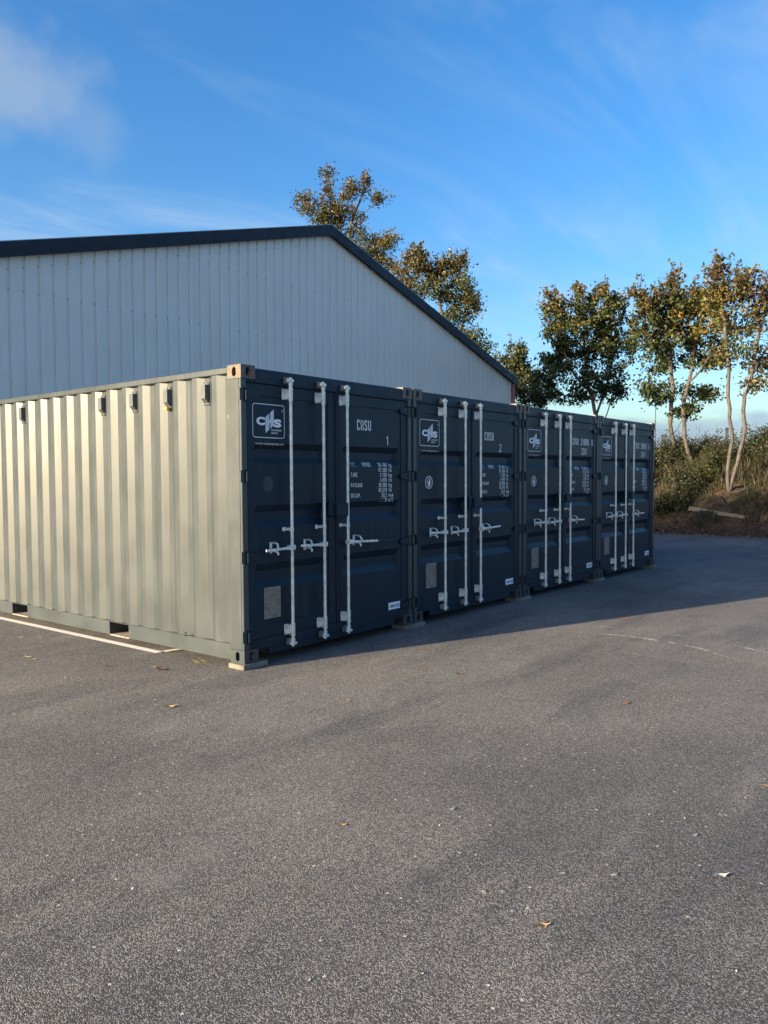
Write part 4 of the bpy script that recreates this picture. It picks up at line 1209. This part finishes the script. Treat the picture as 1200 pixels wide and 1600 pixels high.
# hedge shrubs on the bank top
def shrub(px, py, top, half, label, pal, dx=0.0, dens=1.0, leaf=.062, name='hedge_shrub', dep=None):
    if dep is None:
        bs = on_bank(px, py)
    else:
        bs = at_x(px, py, dep); bs[2] = bank_h(bs[0], bs[1])
    d_ = fdepth(bs); s = d_/FPX
    tp = at_depth(px, top, d_); hgt = max(.5, tp[2]-bs[2]); hw = half*s
    st = [dict(pts=[bs + np.array([rng.normal()*.1, rng.normal()*.1, -.05]), bs + np.array([rng.normal()*hw*.4, rng.normal()*hw*.4, hgt*.55])]) for _ in range(4)]
    lob = []
    for k in range(7):
        c = bs + np.array([rng.uniform(-.5, .5)*hw, rng.uniform(-.7, .7)*hw, hgt*rng.uniform(.25, .78)])
        lob.append((c, (hw*.45, hw*.5, hgt*.26), int(22*dens), pal))
    lob.append((bs+np.array([0, 0, hgt*.8]), (hw*.7, hw*.8, hgt*.22), int(22*dens), pal))
    return tree(name, label, 'shrub', 'hedge shrubs on the bank', bs, st, lob, .3, 30, leaf, .025, .14, .004, extra_sprigs=26)
shrub(1040, 740, 694, 36, 'dense dark shrub against the farthest container', P_SCRUB, dep=23.3, dens=1.3)
shrub(1066, 735, 688, 34, 'dark shrub between the two stems of the twin trunk tree', P_SCRUB, dep=24.2, dens=1.2)
shrub(1108, 730, 690, 34, 'dark shrub just right of the leaning pale trunk', P_SCRUB, dep=24.2)
shrub(1128, 735, 708, 26, 'low green shrub behind the slim bare stems', P_SCRUB, dep=23.6)
shrub(1172, 735, 690, 30, 'open leafy shrub right of the slim bare stems', P_SCRUB, dep=24.0, dens=.8)
shrub(1205, 735, 676, 30, 'tall open shrub at the right edge of the bank', P_SCRUB, dep=24.0, dens=.9)
shrub(1000, 735, 690, 36, 'dark shrub hidden largely behind the farthest container', P_SCRUB, dep=24.0)
shrub(1060, 772, 742, 30, 'low green bramble under the twin trunk tree', P_BRAM, dens=1.0, leaf=.055, name='bramble')
shrub(1098, 752, 728, 22, 'bright green bramble at the foot of the leaning pale trunk', P_OLIVE, dens=.9, leaf=.055, name='bramble')
shrub(1045, 800, 778, 26, 'low bramble at the bank foot beside the container corner', P_BRAM, dens=.8, leaf=.055, name='bramble')

# grass and leaf litter on the bank
def grass():
    P0, C0 = [], []; n = 30000
    y = rng.uniform(-9, 9, n); d = rng.uniform(.25, 6.5, n); k = 0
    X = np.array([foot(q) for q in y])+d
    vs = []; cols = []
    for i in range(n):
        cl = mnoise.noise(Vector((X[i]*.9, y[i]*.9, 1.0))) + .5*mnoise.noise(Vector((X[i]*3, y[i]*3, 5)))
        if cl < -.02+ .5*(d[i] < .5) - .3*(d[i] > 3): continue
        z = bank_h(X[i], y[i]); h = rng.uniform(.08, .34)*(1.0 + .9*(d[i] > 2.5))
        a = rng.uniform(0, 6.28); wd = rng.uniform(.007, .014); ln = rng.normal(size=2)*h*.5
        q = np.array([X[i], y[i], z-.01]); e = np.array([math.cos(a), math.sin(a), 0])*wd
        m_ = q+np.array([ln[0]*.35, ln[1]*.35, h*.6]); t = q+np.array([ln[0], ln[1], h*.95])
        vs += [q-e, q+e, m_+e*.7, m_-e*.7, t]
        cols.append([(.038, .042, .017), (.062, .055, .026), (.10, .078, .045), (.03, .03, .013)][rng.choice(4, p=[.34, .26, .22, .18])])
    vs = np.array(vs); m = len(vs)//5
    fs = []
    for i in range(m): fs += [(5*i, 5*i+1, 5*i+2, 5*i+3), (5*i+3, 5*i+2, 5*i+4)]
    me = bpy.data.meshes.new('bank_grass'); me.from_pydata(vs.tolist(), [], fs)
    c4 = np.ones((m, 4)); c4[:, :3] = np.array(cols)*rng.uniform(.75, 1.25, (m, 1))
    me.attributes.new('tint', 'FLOAT_COLOR', 'POINT').data.foreach_set('color', np.repeat(c4, 5, 0).ravel())
    me.materials.append(M_LEAF); return me
tag(place('bank_grass', grass()), 'rough grass and weeds growing over the bank', 'grass', kind='stuff')
n = 5000
y = rng.uniform(-9, 8, n); d = np.abs(rng.normal(.35, .5, n)); x = np.array([foot(q) for q in y])+d-.45
pos = np.array([(a, c, max(.006, bank_h(a, c))+.012) for a, c in zip(x, y)])
tag(place('leaf_litter', leaf_mesh('leaf_litter', pos, .06, tints(n, [((.10, .055, .03), 4), ((.05, .03, .02), 4), ((.20, .12, .07), 2), ((.33, .27, .20), .5)]))), 'brown fallen leaves heaped along the foot of the bank', 'leaf litter', kind='stuff')

for (u0, v0, u1, v1, lb) in ((1123, 777, 1133, 793, 'short pale stick leaning on the bank above the plank'), (1096, 752, 1106, 760, 'small dead branch on bare soil left of the slim stems'), (1150, 772, 1178, 766, 'dead branch lying just right of the slim stems')):
    a, c = on_bank(u0, v0), on_bank(u1, v1); m_ = (a+c)/2+np.array([-.04, 0, .10]); b = MB()
    b.tube([a-m_+np.array([0, 0, .03]), np.zeros(3), c-m_+np.array([-.03, 0, .05])], [.030, .024, .012], 6); b.tube([np.zeros(3), (c-a)*.2+np.array([-.06, .08, .16])], [.015, .006], 5)
    tag(place('dead_branch', b.mesh('dead_branch', M_BARK, smooth=True), None, tuple(m_)), lb, 'branch')
# weathered plank lying on the bank
a, c = on_bank(1077, 797), on_bank(1165, 812)
dv = Vector(c-a); b = MB(); ln = dv.length; b.box(-ln/2, ln/2, -.022, .022, -.07, .07, .006)
for i, v in enumerate(b.v):
    b.v[i] = (v[0], v[1]+.012*math.sin(v[0]*3), v[2]*(1-.25*(v[0] > 0)))
M_PLANK = plain('weathered_plank', (.19, .155, .115), .85, 0, .25, 10, .004)
o = place('plank', b.mesh('plank', M_PLANK), None, tuple((a+c)/2+np.array([-.05, 0, .06])))
xx = dv.normalized(); yy = Vector((-1, 0, .35)); yy = (yy-xx*yy.dot(xx)).normalized(); zz = xx.cross(yy)
o.rotation_euler = Matrix((xx, yy, zz)).transposed().to_euler()
tag(o, 'weathered pale plank lying along the bank below the slim stems', 'plank')

# fence behind the hedge
M_FPOST = plain('grey_fence_post', (.62, .60, .56), .85, 0, .15, 8); M_WIRE = plain('fence_wire', (.30, .30, .30), .5, .6)
fx = 26.0; posts = []
for u, top, lb in ((1136, 668, 'pale square fence post behind the slim bare stems'), (968, 668, 'fence post hidden behind the farthest container'), (1300, 668, 'fence post beyond the right edge')):
    q = at_x(u, top, fx); zb = bank_h(fx, q[1])
    b = MB(); b.box(-.045, .045, -.045, .045, -.3, q[2]-zb, .008); tag(place('fence_post', b.mesh('fence_post', M_FPOST), None, (fx, q[1], zb)), lb, 'fence post', 'posts of the wire fence'); posts.append((q[1], q[2], zb))
posts.sort()
for k in range(5):
    b = MB(); pts = []
    for i, (y, zt, zb) in enumerate(posts):
        pts.append((fx-.05, y, zt-.08-k*.27))
        if i < len(posts)-1: y2, z2, _ = posts[i+1]; pts.append((fx-.05, (y+y2)/2, (zt+z2)/2-.11-k*.27))
    b.tube(pts, .004, 4); tag(place('fence_wire', b.mesh('fence_wire', M_WIRE)), '%s wire of the fence behind the hedge' % ('topmost', 'second highest', 'middle', 'fourth', 'lowest')[k], 'fence wire', 'strands of the wire fence')
q = at_x(1024.5, 625, 27.0); zb = bank_h(27, q[1]); b = MB(); b.tube([(0, 0, -.3), (0, 0, q[2]-zb)], [.022, .014], 8)
tag(place('thin_pole', b.mesh('thin_pole', M_FPOST), None, (27.0, q[1], zb)), 'thin grey pole rising above the last container corner', 'pole')

# fallen leaves and pebbles on the asphalt
def fallen_leaf(u, v, w, col, lb, curl=.5):
    c = on_ground(u, v); s = np.linalg.norm(on_ground(u+w/2, v)-on_ground(u-w/2, v)); r = random.Random(int(u*7+v))
    b = MB(); nn = 7; vs = []; 
    for i in range(nn):
        t = i/(nn-1); wd = s*.30*math.sin(math.pi*min(1, t*1.02+.02))**.8*(1+.25*math.sin(t*19)); x = (t-.5)*s
        z = curl*s*(.9*(t-.5)**2 + .08*math.sin(t*7)) + .003
        vs += [(x, wd, z+wd*curl*.7), (x, 0, z), (x, -wd*.9, z+wd*curl*.5)]
    b.add(vs, [(3*i+j, 3*i+j+1, 3*i+j+4, 3*i+j+3) for i in range(nn-1) for j in (0, 1)])
    b.tube([(s*.48, 0, curl*s*.2+.003), (s*.75, .01*s, curl*s*.3+.006)], .0016, 4)
    o = place('fallen_leaf', b.mesh('fallen_leaf', plain('dry_leaf', col, .7, 0, .3, 40), smooth=True, fix=False), None, (c[0], c[1], .002)); o.rotation_euler = (0, 0, -YAW + r.uniform(-.5, .5))
    return tag(o, lb, 'leaf', 'fallen leaves on the asphalt')
TAN, BRN, PAL = (.46, .27, .11), (.16, .07, .03), (.55, .47, .26)
for u, v, w, col, lb in [(251, 1047, 16, BRN, 'curled dark brown leaf on the asphalt left of the near container corner'), (264, 1106, 19, TAN, 'long tan leaf on the asphalt below the dark brown one'),
    (41, 1028, 11, PAL, 'pale yellow leaf at the left edge below the white line'), (51, 1031, 8, PAL, 'small pale leaf beside the larger pale yellow leaf'), (30, 997, 7, PAL, 'small leaf close to the white line at the left edge'),
    (541, 1096, 10, TAN, 'small tan leaf in front of container 1'), (533, 1291, 12, (.50, .26, .08), 'upright orange leaf alone in the middle of the yard'), (847, 1448, 20, (.45, .25, .12), 'ragged orange brown leaf nearest the camera'),
    (717, 1054, 11, BRN, 'small dark leaf in the sun below container 2'), (976, 968, 10, (.32, .12, .10), 'reddish leaf at the edge of the containers shadow'), (1197, 1230, 14, TAN, 'yellow leaf fragment at the right edge'),
    (168, 1042, 8, BRN, 'tiny brown leaf between the pale leaf and the dark brown leaf'), (1126, 1371, 22, (.55, .50, .40), 'thin pale twig-like leaf at the lower right'), (239, 1043, 7, PAL, 'tiny pale leaf touching the dark brown leaf')]:
    fallen_leaf(u, v, w, col, lb)
def pebble(u, v, w, col, lb):
    c = on_ground(u, v); s = np.linalg.norm(on_ground(u+w/2, v)-on_ground(u-w/2, v))*.32
    b = MB(); rings = []
    r = random.Random(int(u+v)); vs = [(0, 0, s*.95)]
    for k, (rr, zz) in enumerate(((.7, .75), (1, .25), (.85, -.1))):
        for j in range(8): t = j*math.pi/4+k*.3; q = r.uniform(.8, 1.1); vs.append((rr*q*s*math.cos(t), .8*rr*q*s*math.sin(t), zz*s))
    fs = [(0, 1+j, 1+(j+1) % 8) for j in range(8)]
    for k in range(2): fs += [(1+k*8+j, 1+(k+1)*8+j, 1+(k+1)*8+(j+1) % 8, 1+k*8+(j+1) % 8) for j in range(8)]
    b.add(vs, fs); o = place('pebble', b.mesh('pebble', plain('pebble', col, .8), smooth=50), None, (c[0], c[1], .002)); tag(o, lb, 'pebble', 'pebbles on the asphalt')
WH = (.46, .44, .41)
for u, v, w, lb in [(1151, 1518, 7, 'white pebble nearest the lower right corner'), (661, 1522, 6, 'white pebble at the bottom centre'), (1070, 1529-250, 5, 'white pebble at the right below the scrape marks'), (766, 1290, 5, 'pebble right of the orange leaf, second along'),
    (687, 1290, 5, 'pebble right of the orange leaf, first along'), (627, 1404, 5, 'pebble below the orange leaf'), (484, 1532, 7, 'white pebble at the bottom left of centre'), (208, 1389, 8, 'pale pebble in the dusty patch at the left'),
    (219, 1241, 6, 'pale pebble above the dusty patch'), (928, 1204, 5, 'pebble in the mid ground right of centre'), (892, 1140, 4, 'small pebble in the mid ground towards the last container'), (63, 997, 5, 'pebble near the white line'), (101, 1059, 4, 'dark side pebble at the left below the pale leaves')]:
    pebble(u, v, w, WH, lb)
